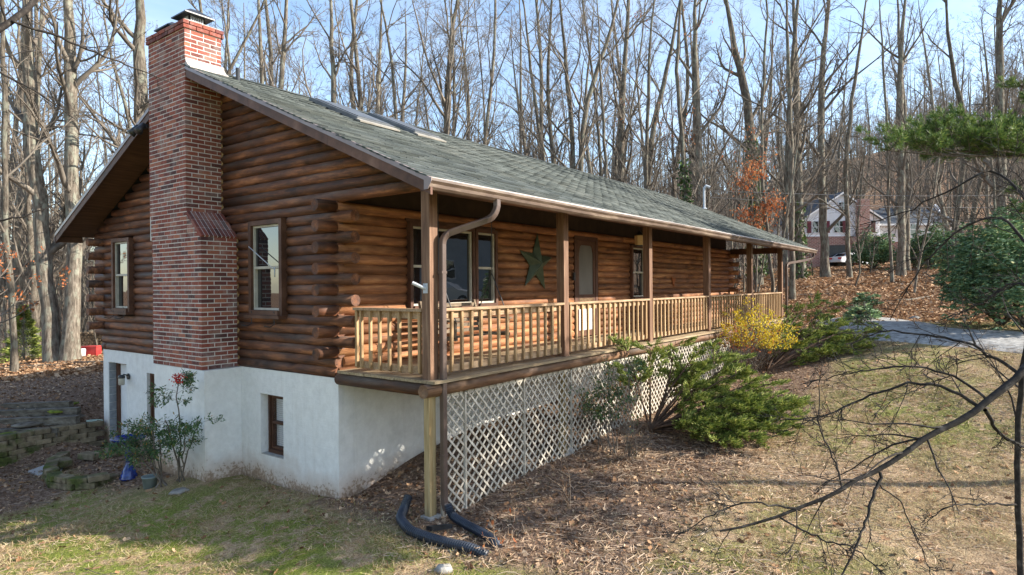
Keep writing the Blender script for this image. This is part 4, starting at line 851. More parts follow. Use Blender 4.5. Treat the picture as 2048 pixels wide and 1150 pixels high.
# ================================================================== NEIGHBOUR HOUSES AND CAR
def frame(px, py, d, yaw_off=0.):
    c = at(px, py, d); a = ang+yaw_off
    return c, Vector((cos(a), sin(a), 0)), Vector((-sin(a), cos(a), 0))
c, ex, ey = frame(1684, 531, 72); base = c[2]
FBR = N('far_brick'); _tc = FBR.n('ShaderNodeTexCoord'); _sx = FBR.n('ShaderNodeSeparateXYZ'); FBR.l(_tc.outputs['Object'], _sx.inputs[0]); _cb = FBR.n('ShaderNodeCombineXYZ'); FBR.l(FBR.math('ADD', _sx.outputs[0], _sx.outputs[1]), _cb.inputs[0]); FBR.l(_sx.outputs[2], _cb.inputs[1])
_bt = FBR.n('ShaderNodeTexBrick'); FBR.l(_cb.outputs[0], _bt.inputs['Vector']); _bt.inputs['Scale'].default_value = 1; _bt.inputs['Brick Width'].default_value = .42; _bt.inputs['Row Height'].default_value = .15; _bt.inputs['Mortar Size'].default_value = .022
_bt.inputs['Color1'].default_value = (.22, .085, .065, 1); _bt.inputs['Color2'].default_value = (.34, .15, .115, 1); _bt.inputs['Mortar'].default_value = (.42, .36, .32, 1); FBR = FBR.out(_bt.outputs['Color'], .9)
NB = empty('neighbour_house', c, 'white sided neighbour house with brick ground floor and maroon shutters beyond the trees', 'house'); NB.rotation_euler = (0, 0, ang)
u_ = 72/FP                                     # metres per photo pixel there
m = MB(); m.box(-4.1, 4.9, 0, 9, -1, 3.3); m.box(4.9, 13.5, 1.2, 8, -1, 2.7); m.build('brick_wall', FBR, NB)
m = MB(); rows = 15
zz = 3.3; eav, pk, hw = 5.2, 8.05, 4.3
def gw(z): return hw if z <= eav else hw*(pk-z)/(pk-eav)
while zz < pk-.1:
    w0, w1 = gw(zz), gw(zz+.24); m.add([(-w0, -.03, zz), (w0, -.03, zz), (w1, .02, zz+.24), (-w1, .02, zz+.24)], [(0, 1, 2, 3)]); m.add([(-w0, -.03, zz), (w0, -.03, zz), (w0, .03, zz), (-w0, .03, zz)], [(3, 2, 1, 0)]); zz += .24
m.prism([(-hw, .03, 3.3), (hw, .03, 3.3), (hw, .03, eav), (0, .03, pk), (-hw, .03, eav)], (0, 8.9, 0)); m.build('siding_wall', SIDW, NB)
m = MB()
for s in (-1, 1): m.prism([(0, -.35, pk+.1), (s*(hw+.4), -.35, eav-.15), (s*(hw+.4), -.35, eav+.0), (0, -.35, pk+.28)], (0, 9.8, 0))
m.build('roof', ROOFD, NB)
m = MB()
for s in (-1, 1): m.prism([(0, -.40, pk+.02), (s*(hw+.4), -.40, eav-.23), (s*(hw+.4), -.40, eav-.03), (0, -.40, pk+.22)], (0, .04, 0))
m.build('rake_trim', WHITE, NB)
m = MB(); m.box(1.55, 2.75, -.75, .0, 0, 7.4); m.box(1.0, 1.55, -.6, 0, 0, 3.2); m.build('chimney', FBR, NB)
def fwin(par, x0, x1, z0, z1, y=-.05, sh=True):
    m = MB(); m.box(x0-.08, x1+.08, y-.03, y, z0-.08, z1+.08); f = m.build('window', WHITE, par); m = MB(); m.box(x0, x1, y-.045, y-.031, z0, z1); m.build('pane', GLASS, f)
    m = MB(); m.box(x0, x1, y-.055, y-.046, (z0+z1)/2-.03, (z0+z1)/2+.03); m.box((x0+x1)/2-.02, (x0+x1)/2+.02, y-.055, y-.046, z0, z1); m.build('muntin', WHITE, f)
fwin(NB, -3.3, -2.1, 3.75, 5.0); fwin(NB, -.9, .3, 3.75, 5.0); fwin(NB, -.35, .25, 6.3, 7.1); fwin(NB, 7, 8.4, 3.4, 4.6)
for x0 in (-3.95, -1.85, .05, .45-.0, 3.3): m = MB(); m.box(x0-.0, x0+.45, -.12, -.05, 3.7, 5.05); m.build('shutter', MAROON, NB) if x0 != .45 else None
m = MB(); m.box(4.9, 13.5, 1.1, 8, 2.7, 4.7); m.build('wing_wall', SIDW, NB)
m = MB(); m.prism([(4.6, .5, 4.6), (4.6, 4.6, 6.8), (4.6, 8.7, 4.6)], (9.2, 0, 0)); m.build('wing_roof', ROOFD, NB)
m = MB(); m.box(4.6, 13.8, .35, .5, 4.5, 4.72); m.box(-2.2, -1.9, -.1, -.03, 0, 2.4); m.build('white_trim', WHITE, NB)
m = MB(); m.box(-1.9, .4, -.06, -.03, 0, 2.3); m.build('garage_opening', BLACKM, NB)
m = MB(); m.prism([(13.5, 2, 0), (13.5, 2, 4.9), (13.5, 4.6, 7.4), (13.5, 7.2, 4.9), (13.5, 7.2, 0)], (.3, 0, 0)); m.build('end_gable', SIDW, NB)
c, _, _ = frame(1875, 505, 95); m = MB(); FH2 = empty('distant_house', c, 'farther white house with dark blue roof right of the neighbour house', 'house'); FH2.rotation_euler = (0, 0, ang)
m.prism([(2.6, 0, -2), (2.6, 0, 3.6), (2.6, 3.5, 6.8), (2.6, 7, 3.6), (2.6, 7, -2)], (-9, 0, 0)); m.build('wall', SIDW, FH2)
m = MB(); m.prism([(2.8, -.3, 3.4), (2.8, 3.5, 6.9), (2.8, 7.3, 3.4), (2.8, 3.5, 7.15)], (-9.4, 0, 0)); m.prism([(2.7, -.35, 3.35), (2.7, 3.5, 6.95), (2.7, 3.5, 7.15), (2.7, -.35, 3.5)], (-9.3, 0, 0)); m.build('roof', ROOFD, FH2)
for x0 in (-4.5, -1.5, .8): fwin(FH2, x0, x0+.9, 1.6, 2.9, -.0)
# parked sedan seen from its rear corner
c = ghit(1702, 531); CAR = empty('parked_car', c, 'silver sedan parked in front of the brick neighbour house', 'car'); CAR.rotation_euler = (0, 0, ang+.35)
prof = [(-2.3, .35), (-2.35, .62), (-2.28, .92), (-1.75, 1.0), (-1.2, 1.36), (-.3, 1.47), (.5, 1.40), (1.1, 1.0), (2.0, .86), (2.32, .62), (2.3, .3)]
m = MB(); wd = .86; V = []; 
for s in (-1, 1):
    for x, z in prof: V.append((x, s*(wd if z < 1.02 else wd-.16), z))
n_ = len(prof); m.add(V, [(i, i+1, n_+i+1, n_+i) for i in range(n_-1)]+[tuple(range(n_)), tuple(range(2*n_-1, n_-1, -1)), (0, n_, 2*n_-1, n_-1)]); m.build('body', CARP, CAR)
m = MB(); 
for s in (-1, 1): m.prism([(-1.5, s*(wd-.10), 1.04), (-1.08, s*(wd-.145), 1.32), (-.1, s*(wd-.145), 1.40), (.5, s*(wd-.145), 1.34), (.92, s*(wd-.10), 1.04)], (0, s*.02, 0))
m.prism([(-1.72, -.6, 1.03), (-1.72, .6, 1.03), (-1.27, .55, 1.33), (-1.27, -.55, 1.33)], (-.03, 0, .02)); m.build('side_window', GLASS, CAR)
for x in (-1.45, 1.45):
    for s in (-1, 1):
        m = MB(); m.tube([(x, s*.72, .31), (x, s*.89, .31)], .32, 18); w_ = m.build('wheel', TYRE, CAR); m = MB(); m.tube([(x, s*.86, .31), (x, s*.90, .31)], .19, 12); m.build('rim', GALV, w_)
for s in (-1, 1): m = MB(); m.box(-2.36, -2.2, s*.62-.2, s*.62+.2, .68, .88); m.build('tail_light', REDP, CAR)
m = MB(); m.box(-2.42, -2.25, -.84, .84, .38, .6); m.box(2.2, 2.38, -.82, .82, .3, .55); m.build('bumper', CARP, CAR)
# grey house and a white car across the street (seen only as a reflection in the porch windows)
GH = empty('grey_house', (33, -27, h(33, -27)), 'grey sided house reflected in the porch window', 'house'); GH.rotation_euler = (0, 0, radians(135)-pi)
m = MB(); m.box(-9, 9, 0, 6, 0, 5.4); m.build('wall', SIDG, GH); m = MB(); m.prism([(-9.4, -.5, 5.3), (-9.4, 3, 7.8), (-9.4, 6.5, 5.3)], (18.8, 0, 0)); m.build('roof', ROOFD, GH)
GH.rotation_euler = (0, 0, radians(-132))
for x0 in (-6, -1, 4): fwin(GH, x0, x0+1.8, 1.2, 2.5, -.0)

def copy_tree(o, parent=None):
    c_ = o.copy(); COL.objects.link(c_); c_.parent = parent
    for ch in list(o.children): copy_tree(ch, c_)
    return c_
c2 = copy_tree(CAR); c2.location = (19, -14.2, h(19, -14.2)); c2.rotation_euler = (0, 0, radians(60)); c2['label'] = 'silver car reflected low in the porch window, outside the frame'
# service wires from the roof mast
def wire(a, b, sag_, name, label):
    m = MB(); a, b = np.array(a), np.array(b); m.tube([a*(1-t)+b*t-np.array([0, 0, sag_*4*t*(1-t)]) for t in np.linspace(0, 1, 24)], .011, 5); tag(m.build(name, BLACKM), label, 'wire')
wire(MASTTOP, at(2250, 372, 60), .5, 'power_line', 'black overhead service wire running right from the roof mast'); wire(MASTTOP-np.array([0, 0, .25]), at(2250, 392, 60), .7, 'power_line', 'lower black wire just below the service wire at the mast')

# ================================================================== TREES
def tubes(P, R, k):
    """P (n,m,3), R (n,m) -> verts, quads (vectorised tapered tubes)"""
    n, m_, _ = P.shape; T = np.gradient(P, axis=1); T /= np.linalg.norm(T, axis=2, keepdims=True)+1e-9
    ref = np.zeros_like(T); ref[..., 0] = .31; ref[..., 1] = .95; ref[..., 2] = .05
    A = np.cross(T, ref); A /= np.linalg.norm(A, axis=2, keepdims=True)+1e-9; Bv = np.cross(T, A)
    th = np.arange(k)*2*pi/k
    V = P[:, :, None, :]+R[:, :, None, None]*(A[:, :, None, :]*np.cos(th)[None, None, :, None]+Bv[:, :, None, :]*np.sin(th)[None, None, :, None])
    I = np.arange(n*m_*k).reshape(n, m_, k); J = np.roll(I, -1, axis=2)
    F_ = np.stack([I[:, :-1], J[:, :-1], J[:, 1:], I[:, 1:]], -1).reshape(-1, 4)
    return V.reshape(-1, 3), F_
def grow(g, S0, Dr, Ln, r0, m_, wig, up, tip=.25):
    n = len(S0); P = np.empty((n, m_, 3)); P[:, 0] = S0; d = Dr.copy(); st = (Ln/(m_-1))[:, None]
    for i in range(1, m_):
        d = d+g.normal(0, wig, (n, 3)); d[:, 2] += up; d /= np.linalg.norm(d, axis=1)[:, None]; P[:, i] = P[:, i-1]+d*st
    return P, r0[:, None]*np.linspace(1, tip, m_)[None]
def kids(g, P, R, per, t0, t1, amin, amax, lf, Lpar, rf):
    n, m_, _ = P.shape; par = np.repeat(np.arange(n), per); N_ = len(par); t = g.uniform(t0, t1, N_)*(m_-1); i = np.minimum(t.astype(int), m_-2); f = (t-i)[:, None]
    S0 = P[par, i]*(1-f)+P[par, i+1]*f; rr = R[par, i]*(1-f[:, 0])+R[par, i+1]*f[:, 0]; T = P[par, i+1]-P[par, i]; T /= np.linalg.norm(T, axis=1)[:, None]+1e-9
    q = g.normal(0, 1, (N_, 3)); q -= T*(q*T).sum(1)[:, None]; q /= np.linalg.norm(q, axis=1)[:, None]+1e-9; a = g.uniform(amin, amax, N_)[:, None]
    Ln = Lpar[par]*lf*g.uniform(.55, 1.15, N_)*(1.15-.6*t/(m_-1)); return S0, T*np.cos(a)+q*np.sin(a), Ln, np.maximum(rr*rf, .004), par
def cat(L):
    V, Fs, b = [], [], 0
    for v, f in L: V.append(v); Fs.append(f+b); b += len(v)
    return np.concatenate(V), np.concatenate(Fs)
def tree_geo(g, tp, tr, n1=14, n2=6, n3=5, n4=0, t0=.3, l1=.32, twigr=1., a1=(.45, 1.0)):
    """tp (m,3) trunk points, tr radii -> trunk geo, crown geo"""
    tp = np.array(tp, float); tr = np.array(tr, float); Ht = np.linalg.norm(tp[-1]-tp[0])
    T = (tp[None], tr[None]); kt = 12 if tr[0] > .12 else 7; trunk = tubes(*T, kt); out = []
    S0, D1, L1, r1, _ = kids(g, tp[None], tr[None], n1, t0, .98, a1[0], a1[1], l1, np.array([Ht]), .5)
    P1, R1 = grow(g, S0, D1, L1, r1, 9, .13, .07, .22); out.append(tubes(P1, R1, 5))
    S0, D2, L2, r2, _ = kids(g, P1, R1, n2, .2, 1, .4, 1.0, .5, L1, .55); P2, R2 = grow(g, S0, D2, L2, r2*1., 6, .16, .06, .3); out.append(tubes(P2, R2, 4))
    S0, D3, L3, r3, _ = kids(g, P2, R2, n3, .15, 1, .4, .95, .5, L2, .6); P3, R3 = grow(g, S0, D3, L3, np.maximum(r3, .006)*twigr, 4, .18, .05, .4); out.append(tubes(P3, R3, 3))
    if n4:
        S0, D4, L4, r4, _ = kids(g, P3, R3, n4, .2, 1, .4, .9, .55, L3, .7); P4, R4 = grow(g, S0, D4, L4, np.maximum(r4, .0055)*twigr, 3, .15, .04, .5); out.append(tubes(P4, R4, 3))
    return trunk, cat(out), P3
def trunk_pts(g, hgt, r, lean=.04, m_=14, flare=True):
    t = np.linspace(0, 1, m_); a, b = g.normal(0, lean, 2); w = g.normal(0, .018*hgt, (2, 4))
    x = a*hgt*t+sum(w[0, k]*np.sin(t*pi*(k+1))/(k+1) for k in range(4)); y = b*hgt*t+sum(w[1, k]*np.sin(t*pi*(k+1))/(k+1) for k in range(4))
    z = hgt*t**1.15 if flare else hgt*t; rr = r*(1-t)**.75*.93+.02+(.55*r*np.exp(-z/(1.6*r+.12)) if flare else 0)
    return np.stack([x, y, z-.25], 1), rr
def mk(name, V, Fq, mat, smooth=True): return npmesh(name, V, Fq, mat, smooth)
TC = [0]
def place_tree(base, tm, cm, label, group='bare trees of the wood behind the house', rot=0, sc=1, name='bare_tree'):
    e = empty(name, base, label, 'tree', group); e.rotation_euler = (0, 0, rot); e.scale = (sc, sc, sc); link('trunk', tm, e); link('crown', cm, e); return e
def traced(pts, wpx, d, n1, label, name='bare_tree', l1=.3, seed=1, t0=.12, n2=6, n3=5, n4=2, botz=None, wtop=.75, a1=(.4, .95), twr=1.):
    """a tree whose trunk runs through given sight lines at distance d; goes on above the frame"""
    g = np.random.default_rng(seed); Q = np.array([at(x, y, d) for x, y in pts]);
    if Q[0][2] < Q[-1][2]: Q = Q[::-1]
    b = Q[-1].copy(); gz_ = h(b[0], b[1]) if botz is None else botz
    if b[2] > gz_+.1: Q = np.vstack([Q, [b[0], b[1], gz_]])
    else: Q[-1][2] = gz_
    Q = Q[::-1]; Q = np.vstack([Q, Q[-1]+(Q[-1]-Q[-2])/np.linalg.norm(Q[-1]-Q[-2])*max(3., 21-(Q[-1][2]-gz_))*.6])
    s = np.r_[0, np.cumsum(np.linalg.norm(np.diff(Q, axis=0), axis=1))]; S_ = np.linspace(0, s[-1], 20); P = np.stack([np.interp(S_, s, Q[:, k]) for k in range(3)], 1)
    for _ in range(3): P[1:-1] = (P[:-2]+2*P[1:-1]+P[2:])/4
    P[1:-1, :2] += g.normal(0, .03, (18, 2)); r = wpx/FP*d/2; t = np.linspace(0, 1, 20); R = r*(1-(1-wtop)*np.minimum(t/.55, 1))*np.clip((1.02-t)/.45, .12, 1); hz = P[:, 2]-P[0, 2]; R = R+.5*r*np.exp(-hz/(r*1.6+.1))
    base = P[0].copy(); P = P-base; P[0, 2] -= .3
    tg, cg, P3 = tree_geo(g, P, R, n1, n2, n3, n4, t0, l1, twr, a1); e = place_tree(base, mk('trunk', *tg, BARK), mk('crown', *cg, TWIG), label, rot=0, name=name); e['group'] = 'large bare trees standing round the house'; return e, P3+base, P+base, R
TR = [
 ([(48, -60), (58, 150), (66, 300), (80, 440), (92, 560), (112, 722)], 30, 22, 9, 'tall trunk leaning left, the left stem of the twin trees at the far left', .30),
 ([(138, -60), (142, 200), (147, 400), (148, 560), (139, 722)], 29, 22, 8, 'straight lichen-covered trunk, right stem of the twin trees left of the house', .3),
 ([(275, -60), (281, 100), (284, 300), (286, 640)], 32, 24, 9, 'thick pale trunk rising directly behind the brick chimney', .3),
 ([(8, 150), (14, 420), (18, 560), (28, 748)], 12, 19, 6, 'slender grey trunk at the left edge of the photo', .25),
 ([(48, 250), (60, 480), (74, 715)], 13, 26, 6, 'slim trunk just left of the twin trees', .25),
 ([(662, -60), (661, 60), (668, 150), (672, 330)], 15, 30, 11, 'straight dark trunk above the first skylight', .3),
 ([(748, -60), (775, 60), (790, 160), (797, 350)], 9, 30, 9, 'thin leaning trunk above the second skylight', .3),
 ([(925, -60), (905, 40), (897, 140), (888, 340)], 17, 31, 12, 'pale forked trunk above the middle of the roof', .36),
 ([(1113, -60), (1128, 80), (1140, 180), (1150, 400)], 12, 34, 9, 'left trunk of the pair that leans together behind the roof', .3),
 ([(1255, -80), (1225, 60), (1190, 150), (1165, 230), (1158, 400)], 13, 34, 9, 'right trunk of the pair, bending to the right', .3),
 ([(1370, -60), (1340, 120), (1305, 250), (1290, 420)], 13, 35, 9, 'trunk bending right above the second porch bay', .3),
 ([(1312, -60), (1300, 100), (1296, 260), (1288, 420)], 9, 33, 8, 'thin trunk beside the right-bending one', .3),
 ([(1393, -60), (1385, 60), (1395, 200), (1400, 450)], 18, 36, 10, 'thick straight trunk left of the service mast', .3),
 ([(1440, -60), (1470, 100), (1497, 200), (1512, 480)], 21, 38, 11, 'thick ivy-covered trunk right of the service mast', .33),
 ([(1365, -60), (1352, 150), (1372, 380), (1375, 450)], 10, 30, 8, 'slim ivy-clad trunk left of the mast', .3),
 ([(1585, -60), (1592, 150), (1600, 520)], 17, 40, 10, 'dark trunk just left of the white neighbour house', .3),
 ([(1667, -60), (1645, 100), (1640, 300), (1651, 547)], 16, 42, 10, 'dark trunk in front of the neighbour house gable', .3),
 ([(1740, -60), (1705, 200), (1690, 330), (1700, 563)], 9, 40, 8, 'slender pale trunk crossing the neighbour house', .25),
 ([(1815, -60), (1800, 120), (1803, 300), (1802, 553)], 15, 41, 10, 'dark straight trunk at the right side of the neighbour house', .3),
 ([(1790, -60), (1812, 300), (1815, 533)], 11, 46, 8, 'grey trunk behind the dark straight one', .25),
 ([(2000, -60), (1998, 100), (2003, 260), (2006, 560)], 20, 34, 10, 'thick rough trunk at the upper right corner', .34),
 ([(1578, 180), (1582, 300), (1584, 588)], 11, 28, 5, 'grey smooth trunk behind the far porch downspout', .2),
 ([(1885, -60), (1900, 120), (1935, 260), (1900, 560)], 12, 44, 9, 'leaning trunk between the neighbour house and the pine', .3),
 ([(1755, -60), (1772, 200), (1776, 400), (1785, 600)], 6, 35, 7, 'very thin sapling trunk right of the parked car', .2),
 ([(1040, -60), (1062, 150), (1085, 300), (1105, 420)], 9, 33, 8, 'slim trunk leaning right over the roof ridge', .3),
 ([(560, -60), (470, 120), (400, 260), (380, 420)], 9, 27, 8, 'trunk rising rightwards from behind the chimney', .3),
 ([(205, -60), (215, 100), (262, 240), (290, 420)], 9, 30, 8, 'thin leaning trunk between the twin trees and chimney', .3),
 ([(1205, 200), (1212, 330), (1217, 480)], 8, 29, 7, 'small dark stem next to the roof ridge end', .25),
 ([(1535, -20), (1530, 150), (1520, 300), (1545, 560)], 7, 27, 6, 'young oak with rusty leaves still hanging', .25),
]
T3 = {}
for i, (pts, w, d, n1, lab, l1) in enumerate(TR):
    T3[i] = traced(pts, w, d, int(n1*1.35), lab, l1=l1, seed=100+i, n2=7, n3=5, n4=3 if d < 33 else 2, twr=1.0)
# prototypes for the rest of the wood
PROT = []
for i in range(8):
    g = np.random.default_rng(40+i); r = g.uniform(.10, .22); hg = g.uniform(17, 23); tp, trr = trunk_pts(g, hg, r, .05)
    if i % 3 == 2: r *= .5; trr *= .55
    tg, cg, _ = tree_geo(g, tp, trr, 15, 7, 5, 3, .2, .27, 1.2, (.35, .9)); PROT.append((mk('trunk', *tg, BARK), mk('crown', *cg, TWIG)))
g = np.random.default_rng(77); used = [tuple(v[0].location[:2]) for v in T3.values()]; cnt = 0; tries = 0
def where(px):
    return ' left of the house' if px < 200 else ' behind the chimney' if px < 450 else ' above the near roof' if px < 900 else ' above the far roof' if px < 1350 else ' between mast and neighbour house' if px < 1620 else ' round the neighbour house' if px < 1900 else ' at the right edge'
KIND = ['tall bare tree with ascending limbs in the wood', 'bare tree of the wood with a leaning trunk', 'thin bare pole of a tree in the wood']
while cnt < 298 and tries < 9000:
    tries += 1; d = 24+(115-24)*g.uniform(0, 1)**.85; px = g.uniform(-150, 2200); c = at(px, 575, d); x, y = c[0], c[1]
    if px > 1230 and d < (40 if px > 1600 else 34): continue
    if 1600 < px < 1900 and d < 84 and g.uniform() < .9: continue
    if x < 24 and x > -3 and y < 15: continue
    if y < 13 and x < 24: continue
    if any((x-a)**2+(y-b)**2 < 5.2 for a, b in used): continue
    used.append((x, y)); k = int(g.integers(0, 8)); tm, cm = PROT[k]
    place_tree((x, y, h(x, y)), tm, cm, KIND[2 if k % 3 == 2 else k % 2]+(', near' if d < 45 else ', far' if d > 75 else ', middle distance')+where(px), 'bare trees of the wood behind the house', g.uniform(0, 6.28), g.uniform(1.0, 1.32)); cnt += 1
# low saplings and brush as far as they can be told apart, then one mass of far wood on the hillside
sap = []
for i in range(5):
    g2 = np.random.default_rng(60+i); tp, trr = trunk_pts(g2, g2.uniform(5, 9), .035, .06, 8, False); tg, cg, _ = tree_geo(g2, tp, trr, 12, 5, 3, 0, .15, .33, 1.2); sap.append((mk('trunk', *tg, BARK), mk('crown', *cg, TWIG)))
cnt = 0
while cnt < 115:
    d = g.uniform(24, 62); px = g.uniform(1250, 2150) if g.uniform() < .62 else g.uniform(-100, 700); c = at(px, 575, d)
    if c[1] < 12 and c[0] < 22: continue
    if 1590 < px < 1880 and g.uniform() < .85: continue
    k = int(g.integers(0, 5)); place_tree((c[0], c[1], h(c[0], c[1])), sap[k][0], sap[k][1], ('thin bare sapling' if k % 2 else 'short bushy bare sapling')+(' near' if d < 38 else ' well back')+' in the leaf litter'+where(px), 'bare saplings of the wood', g.uniform(0, 6.28), g.uniform(.7, 1.1), 'bare_sapling'); cnt += 1
def far_geo(gg, hg):
    tp, trr = trunk_pts(gg, hg, .11, .04, 6, False); out = [tubes(tp[None], trr[None]*1.2, 4)]
    S0, D1, L1, r1, _ = kids(gg, tp[None], trr[None], 12, .25, 1, .3, .8, .3, np.array([hg]), .5); P1, R1 = grow(gg, S0, D1, L1, r1*1.3, 4, .13, .08, .3); out.append(tubes(P1, R1, 3))
    S0, D2, L2, r2, _ = kids(gg, P1, R1, 5, .2, 1, .4, .9, .7, L1, .6); P2, R2 = grow(gg, S0, D2, L2, np.maximum(r2, .03), 2, .15, .06, .5); out.append(tubes(P2, R2, 3)); return cat(out)
FG = [far_geo(np.random.default_rng(200+i), 10+i*.8) for i in range(6)]; parts = []
gg = np.random.default_rng(9); nfar = 0
while nfar < 1050:
    d = 100+150*gg.uniform()**.8; px = gg.uniform(-200, 2250); c = at(px, 575, d); v, f = FG[int(gg.integers(0, 6))]; a = gg.uniform(0, 6.28); s = gg.uniform(.8, 1.25); R_ = np.array([[cos(a), -sin(a), 0], [sin(a), cos(a), 0], [0, 0, 1]])
    parts.append((v@R_.T*s+np.array([c[0], c[1], h(c[0], c[1])]), f)); nfar += 1
tag(link('far_wood', mk('far_wood', *cat(parts), TWIG)), 'bare grey brown wood covering the far hillside', 'wood', None, 'stuff')
# hazy brush layer close to the ground behind the first trees
parts = []; n_ = 0
bg_ = [far_geo(np.random.default_rng(300+i), 4.5) for i in range(3)]
while n_ < 300:
    d = gg.uniform(38, 110); px = gg.uniform(-200, 2250); c = at(px, 575, d); v, f = bg_[int(gg.integers(0, 3))]
    if c[1] < 14 and c[0] < 26: continue
    if 1590 < px < 1900 and d < 86: continue
    a = gg.uniform(0, 6.28); s = gg.uniform(.5, 1.2); R_ = np.array([[cos(a), -sin(a), 0], [sin(a), cos(a), 0], [0, 0, 1]]); q = v@R_.T*s; parts.append((q+np.array([c[0], c[1], h(c[0], c[1])-.1]), f)); n_ += 1
tag(link('undergrowth', mk('undergrowth', *cat(parts), TWIG)), 'bare brushy undergrowth between the trees of the wood', 'undergrowth', None, 'stuff')

# ---- leaf cards
def cards(g, C_, size, mat, name, up=None, aspect=.5, dirs=None, fold=.0, parent=None, loc=(0, 0, 0)):
    """diamond leaves centred on C_ ; dirs: leaf axis"""
    n = len(C_); C_ = np.asarray(C_)-np.array(loc)
    if dirs is None: dirs = g.normal(0, 1, (n, 3))
    dirs = dirs/(np.linalg.norm(dirs, axis=1)[:, None]+1e-9); nn = g.normal(0, 1, (n, 3)) if up is None else np.array([0, 0, 1.])[None]+g.normal(0, up, (n, 3))
    b = np.cross(nn, dirs); b /= np.linalg.norm(b, axis=1)[:, None]+1e-9; s = (size*g.uniform(.65, 1.3, n))[:, None] if np.isscalar(size) else size[:, None]; nr = np.cross(dirs, b)
    V = np.stack([C_, C_+dirs*s*.45+b*s*aspect*.5+nr*s*fold, C_+dirs*s, C_+dirs*s*.45-b*s*aspect*.5+nr*s*fold*.6], 1).reshape(-1, 3)
    Fq = np.arange(n*4).reshape(n, 4); Ft = np.concatenate([Fq[:, [0, 1, 2]], Fq[:, [0, 2, 3]]]) if fold else Fq
    return link(name, npmesh(name, V, Ft, mat), parent)
# ivy on three trunks, oak leaves on the young oak
gI = np.random.default_rng(3)
for i, z0, z1, dens in ((13, 1, 9, 1300), (14, 0, 7, 900), (15, 0, 5, 600), (10, 1, 5, 300)):
    e, P3, P, R = T3[i]; t = gI.uniform(0, 1, dens)**1.2; zz = P[0, 2]+z0+(z1-z0)*t; cx_ = np.interp(zz, P[:, 2], P[:, 0]); cy_ = np.interp(zz, P[:, 2], P[:, 1]); rr = np.interp(zz, P[:, 2], R)+np.abs(gI.normal(0, .22, dens))*(1-t*.6); a = gI.uniform(0, 6.28, dens)
    cards(gI, np.stack([cx_+rr*np.cos(a), cy_+rr*np.sin(a), zz], 1), .17, GREEN_I, 'ivy', aspect=.9, parent=e, loc=tuple(e.location))
def leafy(i, n, mat, size, cond, nm='leaves', clump=.22):
    e, P3, P, R = T3[i]; Q = P3.reshape(-1, 3); Q = Q[cond(Q)]
    if len(Q) < 2: return
    k = Q[gI.integers(0, len(Q), n//7)]; C_ = (k[:, None, :]+gI.normal(0, clump, (len(k), 7, 3))).reshape(-1, 3); dr = gI.normal(0, .6, (len(C_), 3)); dr[:, 2] -= .9; cards(gI, C_, size, mat, nm, aspect=.5, dirs=dr, fold=.12, parent=e, loc=tuple(e.location))
leafy(28, 1000, ORANGE, .14, lambda Q: (Q[:, 2] < 7.4) & (Q[:, 2] > 3.) & (np.sin(Q[:, 0]*2.2)*np.sin(Q[:, 2]*2.6) > .1), clump=.22); leafy(10, 260, ORANGE, .15, lambda Q: Q[:, 2] > 9); leafy(12, 260, ORANGE, .15, lambda Q: Q[:, 2] > 9)
# beech saplings with brown leaves at the left edge
for j, (px, py, d, n) in enumerate(((20, 700, 15, 420), (0, 560, 17, 260))):
    g2 = np.random.default_rng(80+j); b = ghit(px-60, 790) if j == 0 else ghit(-80, 760); tp, trr = trunk_pts(g2, 4.2 if j == 0 else 6, .03, .05, 8, False); tg, cg, P3 = tree_geo(g2, tp, trr, 9, 4, 3, 0, .2, .45, 1.1, (1.0, 1.5))
    e = place_tree(b, mk('trunk', *tg, BARK), mk('crown', *cg, TWIG), ['low beech sapling with a few brown leaves at the left edge', 'taller beech sapling with orange leaves at the left edge'][j], 'beech saplings at the left edge', name='beech_sapling')
    Q = P3.reshape(-1, 3)+np.array(b); k = Q[g2.integers(0, len(Q), n)]; cards(g2, k+g2.normal(0, .05, k.shape), .09, ORANGE, 'leaves', aspect=.55, fold=.1, parent=e, loc=tuple(b))
# overhanging limb at the upper left corner, from a tree left of the frame
def limb(name, pts, r0, r1, seed, label, n1=10, n2=5, n3=3, l1=.35, mat=DTWIG, up=.0, parent=None, a=(.4, 1.1)):
    g2 = np.random.default_rng(seed); Q = np.array(pts); s = np.r_[0, np.cumsum(np.linalg.norm(np.diff(Q, axis=0), axis=1))]; S_ = np.linspace(0, s[-1], 22); P = np.stack([np.interp(S_, s, Q[:, k]) for k in range(3)], 1)
    for _ in range(2): P[1:-1] = (P[:-2]+2*P[1:-1]+P[2:])/4
    P[1:-1] += g2.normal(0, .006, (20, 3)); R = np.linspace(r0, r1, 22); out = []; base = P[0].copy()
    Pm = P-base; L0 = np.array([s[-1]]); t_ = tubes(Pm[None], R[None], 9)
    S0, D1, L1, q1, _ = kids(g2, Pm[None], R[None], n1, .08, 1, a[0], a[1], l1, L0, .42); P1, R1 = grow(g2, S0, D1, L1, q1, 9, .12, up, .25); out.append(tubes(P1, R1, 5))
    S0, D2, L2, q2, _ = kids(g2, P1, R1, n2, .15, 1, .4, 1.1, .5, L1, .5); P2, R2 = grow(g2, S0, D2, L2, np.maximum(q2*.8, .0017), 7, .14, up, .4); out.append(tubes(P2, R2, 4))
    S0, D3, L3, q3, _ = kids(g2, P2, R2, n3, .15, 1, .4, 1.1, .45, L2, .6); P3, R3 = grow(g2, S0, D3, L3, np.maximum(q3*.6, .0012), 4, .16, up, .5); out.append(tubes(P3, R3, 3))
    e = empty(name, base, label, 'tree') if parent is None else parent
    off = base-np.array(e.location); v, f = t_; link('limb', mk('limb', v+off, f, mat), e); v, f = cat(out); link('twigs', mk('twigs', v+off, f, mat), e); return e
